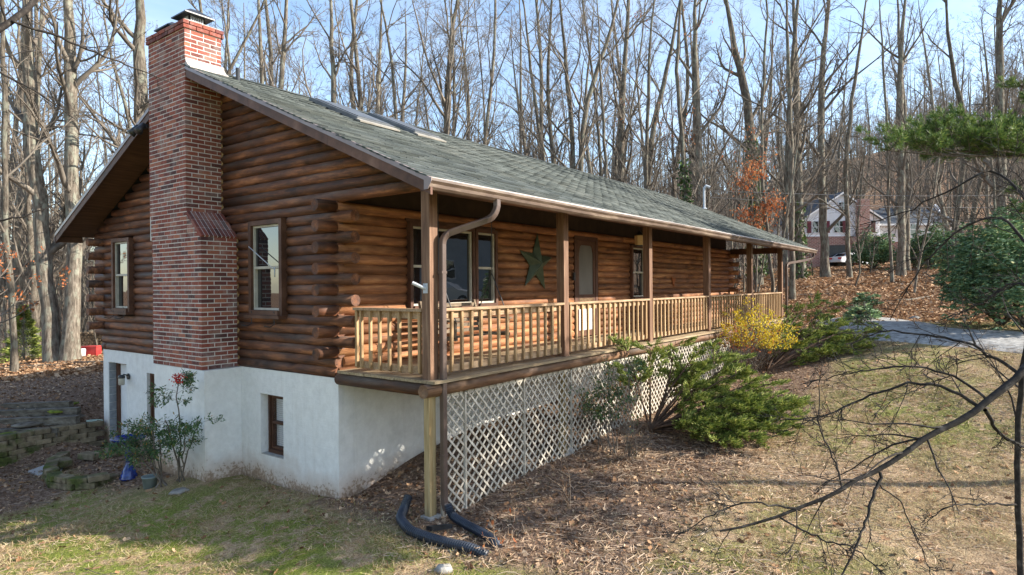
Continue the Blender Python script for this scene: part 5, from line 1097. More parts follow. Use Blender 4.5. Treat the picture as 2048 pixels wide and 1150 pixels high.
E0 = limb('overhanging_tree', [at(-260, 200, 7.5), at(-60, 90, 7.6), at(20, 45, 7.8), at(62, 15, 8), at(100, -60, 8.4)], .05, .03, 21, 'dark overhanging limbs entering at the upper left corner', 7, 5, 3, .5)
limb('x', [at(25, 42, 7.8), at(110, 70, 8), at(200, 110, 8.4), at(290, 145, 9), at(350, 170, 9.5)], .018, .005, 22, '', 8, 4, 3, .35, parent=E0); limb('x', [at(-60, 445, 8), at(20, 440, 8), at(70, 425, 8.1), at(125, 402, 8.3)], .016, .005, 23, '', 5, 3, 2, .3, parent=E0)
m = MB(); b = ghit(-420, 700); c_ = at(-260, 200, 7.5); m.tube([(c_[0]-1.2, c_[1]-.3, h(c_[0]-1.2, c_[1])-.2), (c_[0]-1.1, c_[1]-.2, 1), (c_[0]-.6, c_[1]-.1, 2.4), tuple(c_), (c_[0]+.1, c_[1]+.3, c_[2]+2.5)], [.2, .16, .13, .1, .06], 10)
for k_ in range(len(m.v)): m.v[k_] = tuple(np.array(m.v[k_])-np.array(E0.location))
m.build('trunk', DTWIG, E0, True)

# ---- foreground bare tree on the right with its drooping limb
tb = at(2043, 1165, 5.6); z_ = h(tb[0], tb[1])
FT = limb('bare_fruit_tree', [(tb[0], tb[1], z_-.1), at(2040, 1050, 5.6), at(2033, 880, 5.6), at(2038, 790, 5.6), at(2060, 640, 5.5), at(2110, 400, 5.4), at(2160, 200, 5.2)], .026, .018, 31, 'dark bare foreground tree at the right edge with drooping twiggy limbs', 9, 5, 3, .30, up=-.01)
LB = [([(1600, 1020, 4.8), (1500, 1000, 4.8), (1420, 1030, 4.8), (1350, 1075, 4.8)], .009, .003, 6, .35),
 ([(2120, 650, 5.2), (2048, 745, 5.1), (1985, 800, 5.0), (1900, 850, 4.95), (1800, 910, 4.9), (1740, 950, 4.85), (1660, 990, 4.8), (1548, 1040, 4.8), (1440, 1062, 4.8)], .034, .008, 8, .32),
 ([(1960, 815, 5.0), (1900, 775, 5.1), (1820, 765, 5.2), (1740, 790, 5.3), (1640, 838, 5.4), (1560, 840, 5.5)], .014, .004, 10, .35),
 ([(1975, 800, 5.0), (1900, 745, 5.2), (1800, 730, 5.3), (1700, 745, 5.5), (1600, 770, 5.6)], .011, .003, 10, .3),
 ([(2040, 750, 5.1), (1950, 690, 5.3), (1850, 668, 5.5), (1760, 660, 5.7), (1700, 690, 5.8)], .014, .004, 12, .32),
 ([(1760, 945, 4.9), (1745, 1000, 4.8), (1720, 1080, 4.7), (1680, 1160, 4.6)], .013, .006, 6, .3),
 ([(1740, 955, 4.85), (1800, 1000, 4.9), (1835, 1080, 4.9), (1870, 1170, 4.9)], .006, .003, 5, .3),
 ([(1970, 820, 5.0), (2000, 870, 5.1), (2060, 900, 5.2)], .015, .01, 4, .4),
 ([(2120, 480, 5.0), (1990, 330, 5.6), (1900, 380, 5.8), (1800, 430, 6.2), (1720, 450, 6.5)], .014, .004, 10, .3),
 ([(2110, 560, 5.2), (2000, 420, 5.6), (1900, 470, 5.9), (1820, 560, 6.2), (1780, 640, 6.4)], .014, .004, 12, .32),
 ([(2120, 620, 5.2), (2030, 560, 5.5), (1960, 610, 5.8), (1880, 640, 6.0)], .014, .004, 9, .32),
 ([(2036, 1010, 5.6), (1960, 1008, 5.5), (1900, 1010, 5.4), (1860, 1035, 5.4)], .010, .004, 4, .35),
 ([(1560, 1035, 4.8), (1640, 1080, 4.7), (1710, 1095, 4.6), (1780, 1160, 4.5)], .008, .004, 6, .3),
 ([(1690, 980, 4.8), (1660, 900, 4.9), (1635, 850, 5.0), (1640, 760, 5.1)], .008, .003, 6, .3)]
for j, (pts, r0, r1, n1, l1) in enumerate(LB): limb('x', [at(*q) for q in pts], r0, r1, 50+j, '', int(n1*1.2), 5, 3, l1*1.1, parent=FT, up=-.01)

# ---- junipers
JST = pm('juniper_stem', [(.3, (.05, .03, .02)), (.7, (.17, .105, .07))], 9, rough=.95, bs=.8)
def juniper(root, targets, label, seed, nsub=9, nbl=26, droop=.0):
    g2 = np.random.default_rng(seed); root = np.array(root); e = empty('juniper_bush', root, label, 'shrub', 'spreading junipers along the porch'); lim = []; CB, DB = [], []
    for tx in targets:
        T_ = np.array(tx)-root; n = 9; t = np.linspace(0, 1, n)[:, None]; mid = T_*.5+np.array([0, 0, .10*np.linalg.norm(T_)])+g2.normal(0, .12, 3); P = 2*t*(1-t)*mid+t*t*T_; P += g2.normal(0, .015, P.shape)*t
        Ln = np.linalg.norm(T_); lim.append(tubes(P[None], np.linspace(.028, .005, n)[None]*g2.uniform(.6, 1.1), 6))
        S0, D1, L1, r1, _ = kids(g2, P[None], np.full((1, n), .012), nsub, .42, 1.0, .3, 1.0, .24, np.array([Ln]), .8); D1[:, 2] *= .22; D1[:, 2] += .10; D1 /= np.linalg.norm(D1, axis=1)[:, None]
        P1, R1 = grow(g2, S0, D1, np.maximum(L1, .3), r1, 6, .09, .0, .3); lim.append(tubes(P1, R1, 4))
        S0, D2, L2, r2, _ = kids(g2, P1, R1, 7, .2, 1.0, .3, .9, .5, np.maximum(L1, .3), .6); D2[:, 2] = D2[:, 2]*.2+.10; P2, R2 = grow(g2, S0, D2, np.maximum(L2, .12), r2, 4, .07, .04, .5)
        q = g2.integers(0, len(P2), len(P2)*nbl); f = g2.uniform(0, 1, len(q)); k = np.minimum((f*3).astype(int), 2); w = (f*3-k)[:, None]; C_ = P2[q, k]*(1-w)+P2[q, k+1]*w; ax = P2[q, k+1]-P2[q, k]; ax /= np.linalg.norm(ax, axis=1)[:, None]
        dd = ax+g2.normal(0, .36, ax.shape)*[1, 1, .55]; dd[:, 2] += .16; C_[:, 2] += g2.normal(0, .012, len(C_)); CB.append(C_); DB.append(dd)
    v, f = cat(lim); link('stems', mk('stems', v, f, JST), e)
    C_ = np.concatenate(CB); dd = np.concatenate(DB); cards(g2, C_, .075, GREEN_J, 'foliage', dirs=dd, aspect=.17, parent=e); return e
J1 = [(1600,800,10.8),(1592,835,10.6),(1560,862,10.4),(1520,760,11.4),(1470,720,11.8),(1510,885,10.1),(1555,805,10.9),(1250,695,11.3),(1300,690,11.7),(1350,682,12),(1400,700,11.9),(1440,715,11.7),(1480,745,11.5),(1530,770,11.3),(1560,790,11),(1585,815,10.9),(1575,845,10.6),(1540,865,10.4),(1500,875,10.3),(1450,885,10.2),(1400,862,10.5),(1490,800,11.4),(1430,770,11.9),(1370,745,12.1),(1400,740,11.6),(1500,830,10.9),(1420,825,11),(1545,820,10.7),(1380,790,11.3),(1460,850,10.4)]
juniper(ghit(1300, 862), [at(*q) for q in J1], 'large leaning juniper spreading right from the middle of the lattice', 5, 15, 28)
J2 = [(1745,660,15.6),(1742,685,15.4),(1700,640,16.2),(1590,615,17),(1630,600,17.2),(1660,612,17),(1690,635,16.6),(1725,648,16.2),(1738,672,15.9),(1715,695,15.6),(1670,705,15.5),(1620,705,15.6),(1580,690,15.9),(1560,655,16.6),(1600,640,16.8),(1640,650,16.2),(1680,665,15.9),(1620,675,15.9),(1650,630,16.8),(1600,720,15.6),(1700,680,15.6),(1545,670,16.5)]
juniper(ghit(1535, 742), [at(*q) for q in J2], 'smaller juniper at the far end of the porch next to the yellow shrub', 6, 11, 28)
# ---- generic leafy / twiggy shrubs
def shrub(name, root, stems, hgt, spread, seed, label, cat_, leaf=None, lsize=.05, nleaf=0, lean=(0, 0), n2=6, n3=4, r=.012, mat=TWIG, asp=.55, ltop=0., group=None, fold=.1, clump=.03):
    g2 = np.random.default_rng(seed); e = empty(name, root, label, cat_, group); D1 = g2.normal(0, spread, (stems, 3)); D1[:, 2] = 1; D1[:, 0] += lean[0]; D1[:, 1] += lean[1]; D1 /= np.linalg.norm(D1, axis=1)[:, None]
    L1 = hgt*g2.uniform(.7, 1.1, stems); S0 = g2.normal(0, .08*hgt, (stems, 3)); S0[:, 2] = -.05; P1, R1 = grow(g2, S0, D1, L1, np.full(stems, r), 8, .10, .02, .3); o_ = [tubes(P1, R1, 5)]
    S0, D2, L2, r2, _ = kids(g2, P1, R1, n2, .3, 1, .4, 1.0, .42, L1, .6); P2, R2 = grow(g2, S0, D2, L2, np.maximum(r2, .003), 6, .15, .03, .4); o_.append(tubes(P2, R2, 4))
    S0, D3, L3, r3, _ = kids(g2, P2, R2, n3, .2, 1, .4, 1.0, .5, L2, .7); P3, R3 = grow(g2, S0, D3, L3, np.maximum(r3, .0022), 4, .15, .03, .5); o_.append(tubes(P3, R3, 3)); v, f = cat(o_); link('stems', mk('stems', v, f, mat), e)
    if leaf:
        Q = np.concatenate([P3[:, 1:].reshape(-1, 3), P2[:, 3:].reshape(-1, 3)]); Q = Q[Q[:, 2] > ltop]; k = Q[g2.integers(0, len(Q), nleaf)]+g2.normal(0, clump, (nleaf, 3)); cards(g2, k, lsize, leaf, 'leaves', aspect=asp, parent=e, fold=fold)
    return e
p = ghit(1500, 745); shrub('yellow_leaved_shrub', p, 16, 1.7, .5, 7, 'twiggy shrub topped with bright yellow leaves in front of the far railing', 'shrub', YELLOW, .052, 3600, (.10, -.15), 7, 5, .012, ltop=.7)
shrub('russet_twig_shrub', ghit(1478, 750), 12, 1.25, .32, 8, 'tangled brown twigs under the yellow leaves', 'shrub', ORANGE, .06, 500, n2=6, n3=4, r=.013, ltop=.6)
p = ghit(1225, 905); shrub('privet_shrub', p, 10, 1.5, .30, 9, 'thin bronze green shrub against the lattice left of the large juniper', 'shrub', GREEN_N, .045, 1700, (-.05, .05), 6, 4, .010, ltop=.55)
shrub('bare_stem_clump', ghit(1258, 915), 12, .75, .40, 10, 'clump of short bare stems at the lattice foot', 'shrub', None, n2=4, n3=2, r=.007, mat=TWIG)
shrub('dead_weed', ghit(1135, 1015), 5, .75, .22, 12, 'pale dead weed stalks in the mulch right of the drain pipes', 'weed', None, n2=4, n3=2, r=.0035, mat=DEBRIS, group=None)
shrub('dead_weed', ghit(1270, 1000), 5, .6, .3, 13, 'dry brown weed stalks below the large juniper', 'weed', LITTER, .05, 40, n2=4, n3=2, r=.003, mat=DEBRIS)
shrub('dead_weed', ghit(1010, 1120), 4, .5, .3, 14, 'thin dead stalks near the bottom centre of the photo', 'weed', ORANGE, .06, 14, n2=3, n3=2, r=.003, mat=DEBRIS)
# nandina: canes with fans of narrow leaflets
def nandina(root, canes, label, seed, berries=None):
    g2 = np.random.default_rng(seed); e = empty('nandina_shrub', root, label, 'shrub', 'nandina shrubs before the chimney'); root = np.array(root); st, CB, DB = [], [], []
    for top, fan, rr in canes:
        T_ = np.array(top)-root; n = 10; t = np.linspace(0, 1, n)[:, None]; P = T_*t+np.array([T_[0], T_[1], 0])*(t*t-t)*.5+g2.normal(0, .012, (n, 3)); P[0] = g2.normal(0, .05, 3)*[1, 1, 0]; st.append(tubes(P[None], np.linspace(.013, .006, n)[None], 6))
        for k in range(fan):
            s0 = P[-1]+(P[-3]-P[-1])*g2.uniform(0, 1.3); a = g2.uniform(0, 6.28); d1 = np.array([cos(a), sin(a), g2.uniform(.0, .8)]); d1 /= np.linalg.norm(d1); Lr = rr*g2.uniform(.6, 1.1); B1, RB = grow(g2, s0[None], d1[None], np.array([Lr]), np.array([.003]), 7, .06, -.10, .4); st.append(tubes(B1, RB, 3))
            S0, D2, L2, r2, _ = kids(g2, B1, RB, 7, .3, 1, .7, 1.2, .4, np.array([Lr]), .7); P2, R2 = grow(g2, S0, D2, L2, r2*.6, 4, .08, -.06, .5); st.append(tubes(P2, R2, 3))
            q = np.repeat(np.arange(len(P2)), 9); w = g2.integers(1, 4, len(q)); CB.append(P2[q, w]); ax = P2[q, w]-P2[q, w-1]; ax /= np.linalg.norm(ax, axis=1)[:, None]; dd = ax+g2.normal(0, .6, ax.shape); dd[:, 2] -= .15; DB.append(dd)
    v, f = cat(st); link('canes', mk('canes', v, f, TWIG), e); cards(g2, np.concatenate(CB)+g2.normal(0, .02, (sum(map(len, CB)), 3)), .052, GREEN_N, 'leaves', dirs=np.concatenate(DB), aspect=.32, fold=.06, parent=e)
    if berries is not None:
        b = np.array(berries)-root; C_ = b+g2.normal(0, .045, (90, 3))*[1, 1, .8]; m = MB()
        for c_ in C_: s = .011; m.add([c_+np.array(k)*s for k in ((1,0,0),(-1,0,0),(0,1,0),(0,-1,0),(0,0,1),(0,0,-1))], [(0,2,4),(2,1,4),(1,3,4),(3,0,4),(2,0,5),(1,2,5),(3,1,5),(0,3,5)])
        tag(m.build('berries', RED, e), kind='stuff')
    return e
nandina(ghit(362, 962), [(at(352, 745, 9.2), 11, .36), (at(372, 860, 9.3), 6, .34), (at(330, 840, 9.3), 10, .34), (at(405, 835, 9.1), 4, .28)], 'tall nandina with a red berry cluster against the white chimney base', 15, at(355, 758, 9.15))
nandina(ghit(325, 972), [(at(300, 850, 9.6), 12, .36), (at(265, 862, 9.7), 12, .36), (at(240, 880, 9.8), 10, .34), (at(290, 900, 9.5), 9, .3), (at(320, 880, 9.5), 9, .3)], 'low bushy nandina leaning over the blue bird bath', 16)
# rhododendrons: rosettes of drooping leaves over a dome
def rhodo(c, rad, n, label, seed, lsz=.13, mat=GREEN_R):
    g2 = np.random.default_rng(seed); c = np.array(c); e = empty('rhododendron', c, label, 'shrub', 'evergreen rhododendrons on the right'); v = g2.normal(0, 1, (n, 3)); v[:, 2] = np.abs(v[:, 2])*.9-.25; v /= np.linalg.norm(v, axis=1)[:, None]
    lump = 1+.18*np.sin(v[:, 0]*5+seed)+.15*np.sin(v[:, 1]*7+v[:, 2]*4+seed*2); R_ = (g2.uniform(.35, 1, n)**.45*lump)[:, None]; C0 = v*R_*np.array(rad)[None]+np.array([0, 0, rad[2]*.55]); C0[:, 2] = np.maximum(C0[:, 2], .05)
    S0 = np.zeros((14, 3)); D0 = g2.normal(0, .5, (14, 3)); D0[:, 2] = .8; D0 /= np.linalg.norm(D0, axis=1)[:, None]; P1, R1 = grow(g2, S0, D0, np.full(14, rad[2]*1.1), np.full(14, .04), 7, .12, 0, .3); o_ = [tubes(P1, R1, 5)]
    S0, D2, L2, r2, _ = kids(g2, P1, R1, 9, .3, 1, .4, 1.1, .7, np.full(14, rad[0]), .5); P2, R2 = grow(g2, S0, D2, L2, r2, 5, .15, 0, .3); o_.append(tubes(P2, R2, 3)); a, b = cat(o_); link('stems', mk('stems', a, b, BARK), e)
    k = 9; C_ = np.repeat(C0, k, 0); an = np.tile(np.arange(k)*2*pi/k, n)+np.repeat(g2.uniform(0, 6, n), k); dr = np.stack([np.cos(an), np.sin(an), g2.uniform(-.7, .1, n*k)], 1)+np.repeat(v, k, 0)*.4; cards(g2, C_+g2.normal(0, .01, C_.shape), lsz, mat, 'leaves', dirs=dr, aspect=.36, fold=.05, parent=e); return e
b = at(2003, 655, 17.5); rhodo((b[0], b[1], h(b[0], b[1])), (1.45, 1.45, 2.0), 2600, 'big dark green rhododendron at the right edge beyond the driveway', 31)
b = at(2060, 640, 16); rhodo((b[0], b[1], h(b[0], b[1])), (1.3, 1.3, 1.6), 1500, 'rhododendron partly outside the right edge', 32)
b = at(1745, 540, 52); rhodo((b[0], b[1], h(b[0], b[1])), (1.75, 1.6, 1.9), 1700, 'rounded evergreen before the parked car and house', 33, .2)
b = at(1868, 540, 50); rhodo((b[0], b[1], h(b[0], b[1])), (1.7, 1.6, 2.1), 1800, 'dense evergreen beneath the trees right of the neighbour house', 34, .2)
b = at(1832, 548, 54); rhodo((b[0], b[1], h(b[0], b[1])), (1.1, 1.1, 1.6), 500, 'narrower evergreen between the two larger ones', 35, .3)
b = ghit(1735, 615); rhodo(b, (.45, .45, .4), 70, 'sparse low laurel on the leaf-covered bank', 36, .15); b = ghit(1725, 640); rhodo(b, (.75, .5, .3), 110, 'sprawling low laurel near the driveway', 37, .15)
# small evergreen at far left
b = ghit(48, 722); g2 = np.random.default_rng(41); e = empty('young_conifer', b, 'small bright green conifer between the trunks at the far left', 'tree'); m = MB(); m.tube([(0, 0, 0), (0, 0, 2.0)], [.04, .01], 6); m.build('trunk', BARK, e); t = g2.uniform(0, 1, 5000); a = g2.uniform(0, 6.28, 5000); rr = (1-t)*.75*g2.uniform(.2, 1, 5000)**.5*(1+.25*np.sin(t*38)); C_ = np.stack([rr*np.cos(a), rr*np.sin(a), .15+t*2.0-rr*.2], 1); cards(g2, C_, .14, GREEN_J, 'foliage', dirs=np.stack([np.cos(a), np.sin(a), .2+0*a], 1), aspect=.25, parent=e)
# ---- white pine on the right: its trunk stands outside the frame, its boughs reach in
PB = at(2260, 575, 17); PB[2] = h(PB[0], PB[1]); g2 = np.random.default_rng(51); PN = empty('white_pine', PB, 'white pine reaching in from the right with soft green needle boughs', 'tree'); m = MB(); m.tube([(0, 0, -.2), (0, 0, 5), (.1, 0, 12), (.1, .1, 17)], [.24, .19, .12, .03], 10); m.build('trunk', BARK, PN, True)
st, CB, DB = [], [], []
def bough(P0, P1_, nsub, sub, cl=1.):
    P0, P1_ = np.array(P0)-PB, np.array(P1_)-PB; n = 9; t = np.linspace(0, 1, n)[:, None]; P = P0*(1-t)+P1_*t+np.array([0, 0, -.35])*np.sin(t*pi); st.append(tubes(P[None], np.linspace(.05, .012, n)[None], 6)); Ln = np.linalg.norm(P1_-P0)
    S0, D1, L1, r1, _ = kids(g2, P[None], np.full((1, n), .012), nsub, .25, 1, .5, 1.1, sub, np.array([Ln]), .9); D1[:, 2] = np.abs(D1[:, 2])*.6; Pk, Rk = grow(g2, S0, D1, L1, r1, 6, .1, .06, .4); st.append(tubes(Pk, Rk, 4))
    S0, D2, L2, r2, _ = kids(g2, Pk, Rk, 7, .2, 1, .4, .9, .45, L1, .8); P2, R2 = grow(g2, S0, D2, np.maximum(L2, .15), r2, 4, .1, .08, .5); st.append(tubes(P2, R2, 3))
    q = np.repeat(np.arange(len(P2)), int(52*cl)); w = g2.uniform(.8, 3, len(q)); k = np.minimum(w.astype(int), 2); f = (w-k)[:, None]; CB.append(P2[q, k]*(1-f)+P2[q, k+1]*f); ax = P2[q, k+1]-P2[q, k]; ax /= np.linalg.norm(ax, axis=1)[:, None]; dd = ax*.9+g2.normal(0, .55, ax.shape); dd[:, 2] += .25; DB.append(dd)
top = PB+np.array([0, 0, 5.6])
for a, q in ((5.1, (1775, 301, 15)), (5.1, (1820, 301, 15.6)), (5.2, (1870, 261, 15.8)), (5.2, (1935, 256, 15.6)), (5.2, (1900, 306, 15)), (5.0, (1790, 284, 15.2)), (5.3, (1840, 274, 15.8)), (5.2, (1900, 278, 16.2)), (5.4, (1960, 286, 15.4)), (5.4, (2010, 278, 16)), (6.2, (2040, 170, 16)), (5.2, (1990, 300, 15))): bough(PB+np.array([0, 0, a]), at(*q), 20, .20, .95)
for a, q in ((4.0, (1985, 380, 17.5)), (3.6, (2020, 420, 17)), (4.2, (2060, 350, 16.5)), (7.2, (2120, 60, 16)), (3.2, (2075, 440, 17))): bough(PB+np.array([0, 0, a]), at(*q), 8, .24, .55)
for k in range(13):
    a = k*2.4; z = 8.5+k*.66; l = 2.6*(1-(z-8)/11)+.6; bough(PB+np.array([0, 0, z]), PB+np.array([l*cos(a), l*sin(a), z+.4]), 8, .3, .35)
v, f = cat(st); link('boughs', mk('boughs', v, f, BARK), PN); cards(g2, np.concatenate(CB), .12, GREEN_P, 'needles', dirs=np.concatenate(DB), aspect=.10, parent=PN)
# trees off to the right whose shade dapples the lawn and the lower roof
for j, (x, y, k, s) in enumerate(((13.5, -24, 3, .9), (4.5, -26, 6, .95), (27, -26, 7, 1.))):
    place_tree((x, y, h(x, y)), *PROT[k], 'bare tree outside the right edge whose twigs shade the lawn', 'bare trees to the right outside the frame', j*1.3, s)

for j in range(26):
    x = -16-gI.uniform(0, 26); y = gI.uniform(-22, 34); k = int(gI.integers(0, 8)); place_tree((x, y, h(x, y)), *PROT[k], 'bare tree outside the frame, mirrored in the gable windows', 'bare trees mirrored in the gable windows', j*1.1, .9)
hx, hy = 7.4, -9.4; HT = rhodo((hx, hy, 3.1), (2.5, 1.9, 1.9), 1700, 'small evergreen tree outside the right edge, shading the near lattice', 71, .16)
HT.name = 'holly_tree'; HT['category'] = 'tree'; HT['group'] = 'evergreens outside the frame'; m = MB(); m.tube([(0, 0, h(hx, hy)-3.3), (.05, 0, -1.5), (0, .05, .4)], [.12, .09, .06], 8); m.build('trunk', BARK, HT, True)
# ================================================================== GROUND COVER
gG = np.random.default_rng(12)
def scatter(n, dmin, dmax, pxr, dens, power=1.):
    d = dmin+(dmax-dmin)*gG.uniform(0, 1, n)**power; px = gG.uniform(pxr[0], pxr[1], n); x = CX+FW[0]*d+RT[0]*(px-1024)/FP*d; y = CY+FW[1]*d+RT[1]*(px-1024)/FP*d; w = dens(x, y, d)
    k = gG.uniform(0, 1, n) < w; x, y = x[k], y[k]
    ok = ~((x > -.02) & (x < L) & (y > D-.02) & (y < B+.02)); ok &= ~((x > -.62) & (x < .1) & (y > 4.18) & (y < 5.86)); x, y = x[ok], y[ok]
    return x, y
def ondrive(x, y):
    P = np.array(DP); o_ = np.zeros(len(x), bool)
    for a, b in zip(P, P[1:]): ab = b-a; t = np.clip(((x-a[0])*ab[0]+(y-a[1])*ab[1])/(ab@ab), 0, 1); o_ |= (x-a[0]-t*ab[0])**2+(y-a[1]-t*ab[1])**2 < 1.4**2
    return o_
def leaves(x, y, size, name, label, mat=LITTER, tilt=.45, dz=.02):
    k = ~ondrive(x, y) | (gG.uniform(0, 1, len(x)) < .10); x, y = x[k], y[k]; z = H(x, y)+dz*gG.uniform(.2, 1.6, len(x)); a = gG.uniform(0, 6.28, len(x)); n = len(x); s = size*gG.uniform(.5, 1.25, n); C_ = np.stack([x, y, z], 1)
    # curled oak-like leaf: six-point outline, folded along the midrib
    nz = np.array([0, 0, 1.])+gG.normal(0, tilt, (n, 3)); nz /= np.linalg.norm(nz, axis=1)[:, None]; dx = np.stack([np.cos(a), np.sin(a), 0*a], 1); dx -= nz*(dx*nz).sum(1)[:, None]; dx /= np.linalg.norm(dx, axis=1)[:, None]; dyv = np.cross(nz, dx); cu = gG.uniform(-.05, .28, n)[:, None]
    o_ = [(-.5, 0, 0), (-.12, .30, .6), (.05, .17, .35), (.30, .30, .8), (.5, 0, .35), (.28, -.27, .8), (.03, -.15, .35), (-.15, -.31, .6)]
    if size > .1:                                 # far leaves: four-cornered, creased
        V = np.stack([C_+s[:, None]*(dx*p+dyv*q+nz*r*cu) for p, q, r in ((-.5, 0, 0), (0, .30, .8), (.5, 0, .3), (.05, -.28, .8))], 1).reshape(-1, 3); I = (np.arange(n)*4)[:, None]
        return tag(link(name, npmesh(name, V, np.concatenate([I+np.array([[0, 2, 1]]), I+np.array([[0, 3, 2]])]), mat)), label, 'leaves', None, 'stuff')
    V = np.stack([C_+s[:, None]*(dx*p+dyv*q+nz*r*cu) for p, q, r in o_], 1).reshape(-1, 3); I = (np.arange(n)*8)[:, None]
    Fq = np.concatenate([I+np.array([[0, 2, 1]]), I+np.array([[0, 4, 2]]), I+np.array([[2, 4, 3]]), I+np.array([[0, 6, 4]]), I+np.array([[0, 7, 6]]), I+np.array([[6, 5, 4]])]); 
    return tag(link(name, npmesh(name, V, Fq, mat)), label, 'leaves', None, 'stuff')
zl = lambda x, y, d: zones(x, y)[1]
x, y = scatter(60000, 14, 34, (1180, 2100), lambda x, y, d: zl(x, y, d)*.95, .9); leaves(x, y, .15, 'fallen_leaves', 'carpet of fallen brown leaves beyond the driveway', dz=.03)
x, y = scatter(26000, 30, 68, (1380, 2100), lambda x, y, d: zl(x, y, d)*.95); leaves(x, y, .26, 'fallen_leaves', 'fallen leaves up the wooded bank in front of the neighbour house', dz=.04)
x, y = scatter(42000, 15, 36, (-60, 520), lambda x, y, d: zl(x, y, d)); leaves(x, y, .15, 'fallen_leaves', 'sunlit fallen leaves round the twin trunks on the left', dz=.03)
x, y = scatter(17000, 5, 18, (-40, 2100), lambda x, y, d: .13+.45*zones(x, y)[2], 1.0); leaves(x, y, .085, 'scattered_leaves', 'single dry leaves scattered over the soil and lawn', dz=.012)
x, y = scatter(17000, 6.5, 17, (600, 1700), lambda x, y, d: zones(x, y)[2]*.8); leaves(x, y, .045, 'mulch_litter', 'small leaf litter and bark in the bed along the lattice', DEBRIS, .6, .012)
x, y = scatter(9000, 9, 18, (-40, 480), lambda x, y, d: zones(x, y)[2]*.8); leaves(x, y, .05, 'bank_litter', 'small dark litter on the soil bank at left', DEBRIS, .6, .012)
def blades(n, dmin, dmax, pxr, dens, ln, wd, mat, name, label, lay=.9, power=1.):
    x, y = scatter(n, dmin, dmax, pxr, dens, power); k = ~ondrive(x, y); x, y = x[k], y[k]; x = np.repeat(x, 5)+gG.normal(0, .022, len(x)*5); y = np.repeat(y, 5)+gG.normal(0, .022, len(y)*5); z = H(x, y)-.004; n_ = len(x); dr = gG.normal(0, lay, (n_, 3)); dr[:, 2] = np.abs(gG.normal(.45, .3, n_)); o = cards(gG, np.stack([x, y, z], 1), ln, mat, name, dirs=dr, aspect=wd); return tag(o, label, 'grass', None, 'stuff')
gz0 = lambda x, y, d: (1-zones(x, y)[1])*(1-.85*zones(x, y)[2])*np.clip(.35+fbm(x, y, 1.6, 4)*1.6, .04, 1)
blades(52000, 4.6, 12, (-60, 2110), gz0, .085, .055, STRAW, 'dry_grass', 'short dry winter grass over the near lawn')
blades(17000, 10, 24, (1250, 2110), gz0, .10, .07, STRAW, 'dry_grass', 'straw-coloured winter lawn by the driveway', .8)
gmoss = leafmat('moss_tufts', [(0, (.08, .11, .02)), (.6, (.22, .28, .04)), (1, (.44, .46, .11))], .9, .2, .1)
blades(20000, 4.6, 13, (-60, 2110), lambda x, y, d: (zones(x, y)[0] > .5)*np.clip(fbm(x, y, 1.1, 8)*2, 0, 1), .035, .10, gmoss, 'moss_tufts', 'low green moss and grass tufts on the near lawn', .7)
blades(9000, 5, 15, (800, 2000), lambda x, y, d: .15+.75*zones(x, y)[2], .09, .045, DEBRIS, 'dead_stems', 'fine dead stems and twigs lying on the soil', 1.6)
STRM = leafmat('matted_straw', [(0, (.22, .13, .08)), (.5, (.44, .31, .20)), (1, (.66, .52, .38))], .9, .15, .1)
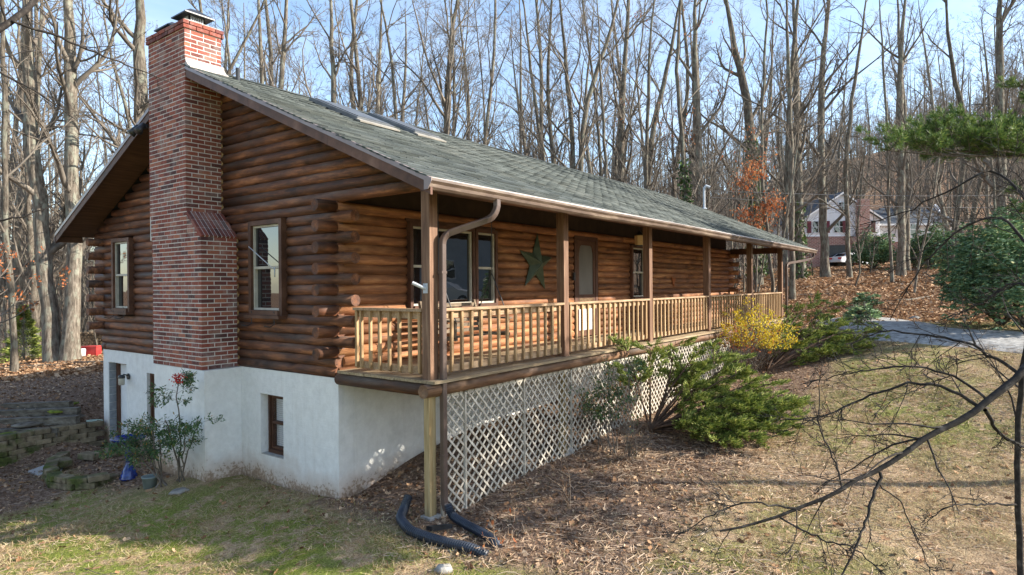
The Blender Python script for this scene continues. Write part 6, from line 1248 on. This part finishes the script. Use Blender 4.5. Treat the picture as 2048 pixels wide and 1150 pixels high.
def straw(n, dmin, dmax, pxr, dens, ln, w_, name, label):
    x, y = scatter(n, dmin, dmax, pxr, dens); n_ = len(x); a = gG.uniform(0, 6.28, n_); Ls = ln*gG.uniform(.5, 1.4, n_); z = H(x, y)+gG.uniform(.004, .035, n_); d1 = np.stack([np.cos(a), np.sin(a), gG.normal(0, .12, n_)], 1); d2 = np.stack([np.cos(a+gG.normal(0, .7, n_)), np.sin(a+gG.normal(0, .7, n_)), gG.normal(-.08, .12, n_)], 1)
    p0 = np.stack([x, y, z], 1); p1 = p0+d1*Ls[:, None]*.5; p2 = p1+d2*Ls[:, None]*.5; sd_ = np.stack([-np.sin(a), np.cos(a), 0*a+.35], 1)*w_; V = np.stack([p0-sd_, p0+sd_, p1-sd_, p1+sd_, p2], 1).reshape(-1, 3); I = (np.arange(n_)*5)[:, None]
    tag(link(name, npmesh(name, V, np.concatenate([I+np.array([[0, 1, 3]]), I+np.array([[0, 3, 2]]), I+np.array([[2, 3, 4]])]), STRM)), label, 'dry stems', None, 'stuff')
straw(64000, 5, 15, (850, 2100), lambda x, y, d: np.clip(.32+fbm(x, y, 1.2, 14)*1.3, .06, .9), .20, .0035, 'matted_straw', 'matted straw and dead stems over the soil at the lower right')
straw(16000, 5, 12, (-60, 900), lambda x, y, d: np.clip(.1+fbm(x, y, 1.2, 15)*.8, .02, .6), .13, .003, 'matted_straw', 'thin matted straw over the lawn at the lower left')
for px, py, ln_, an_ in ((1560, 640, 2.6, .3), (1650, 590, 3.4, -.2), (1830, 600, 2.8, .5), (1420, 600, 3., .1), (60, 735, 3.6, .1), (170, 728, 2.4, -.3)):
    q = ghit(px, py); t = an_+ang; P = [(q[0]+cos(t)*ln_*u_, q[1]+sin(t)*ln_*u_, h(q[0]+cos(t)*ln_*u_, q[1]+sin(t)*ln_*u_)+.04) for u_ in np.linspace(-.5, .5, 7)]; m = MB(); m.tube([tuple(np.array(a)-np.array(P[0])) for a in P], [.06, .055, .05, .045, .04, .03, .02], 7)
    o = m.build('fallen_limb', BARK, None, True, P[0]); tag(o, 'fallen grey limb lying in the leaves'+where(px)+(' higher up' if py < 600 else ' lower down'), 'fallen branch', 'fallen limbs in the leaf litter')
# larger dropped twigs
m = MB(); x, y = scatter(900, 5, 18, (-40, 2100), lambda x, y, d: .25+0*x)
for a, b in list(zip(x, y))[:190]:
    t = rng.uniform(0, 6.28); l = rng.uniform(.15, .5); P = [(a+cos(t)*l*s+rng.uniform(-.02, .02), b+sin(t)*l*s+rng.uniform(-.02, .02), 0) for s in (0, .35, .7, 1)]; m.tube([(q[0], q[1], h(q[0], q[1])+rng.uniform(.005, .025)) for q in P], [.005, .004, .004, .002], 4)
tag(m.build('fallen_twigs', TWIG), 'thin fallen twigs strewn over the ground', 'twigs', None, 'stuff')
print('tris', sum(len(me.loops)-2*len(me.polygons) for me in bpy.data.meshes), 'objects', len(bpy.data.objects))
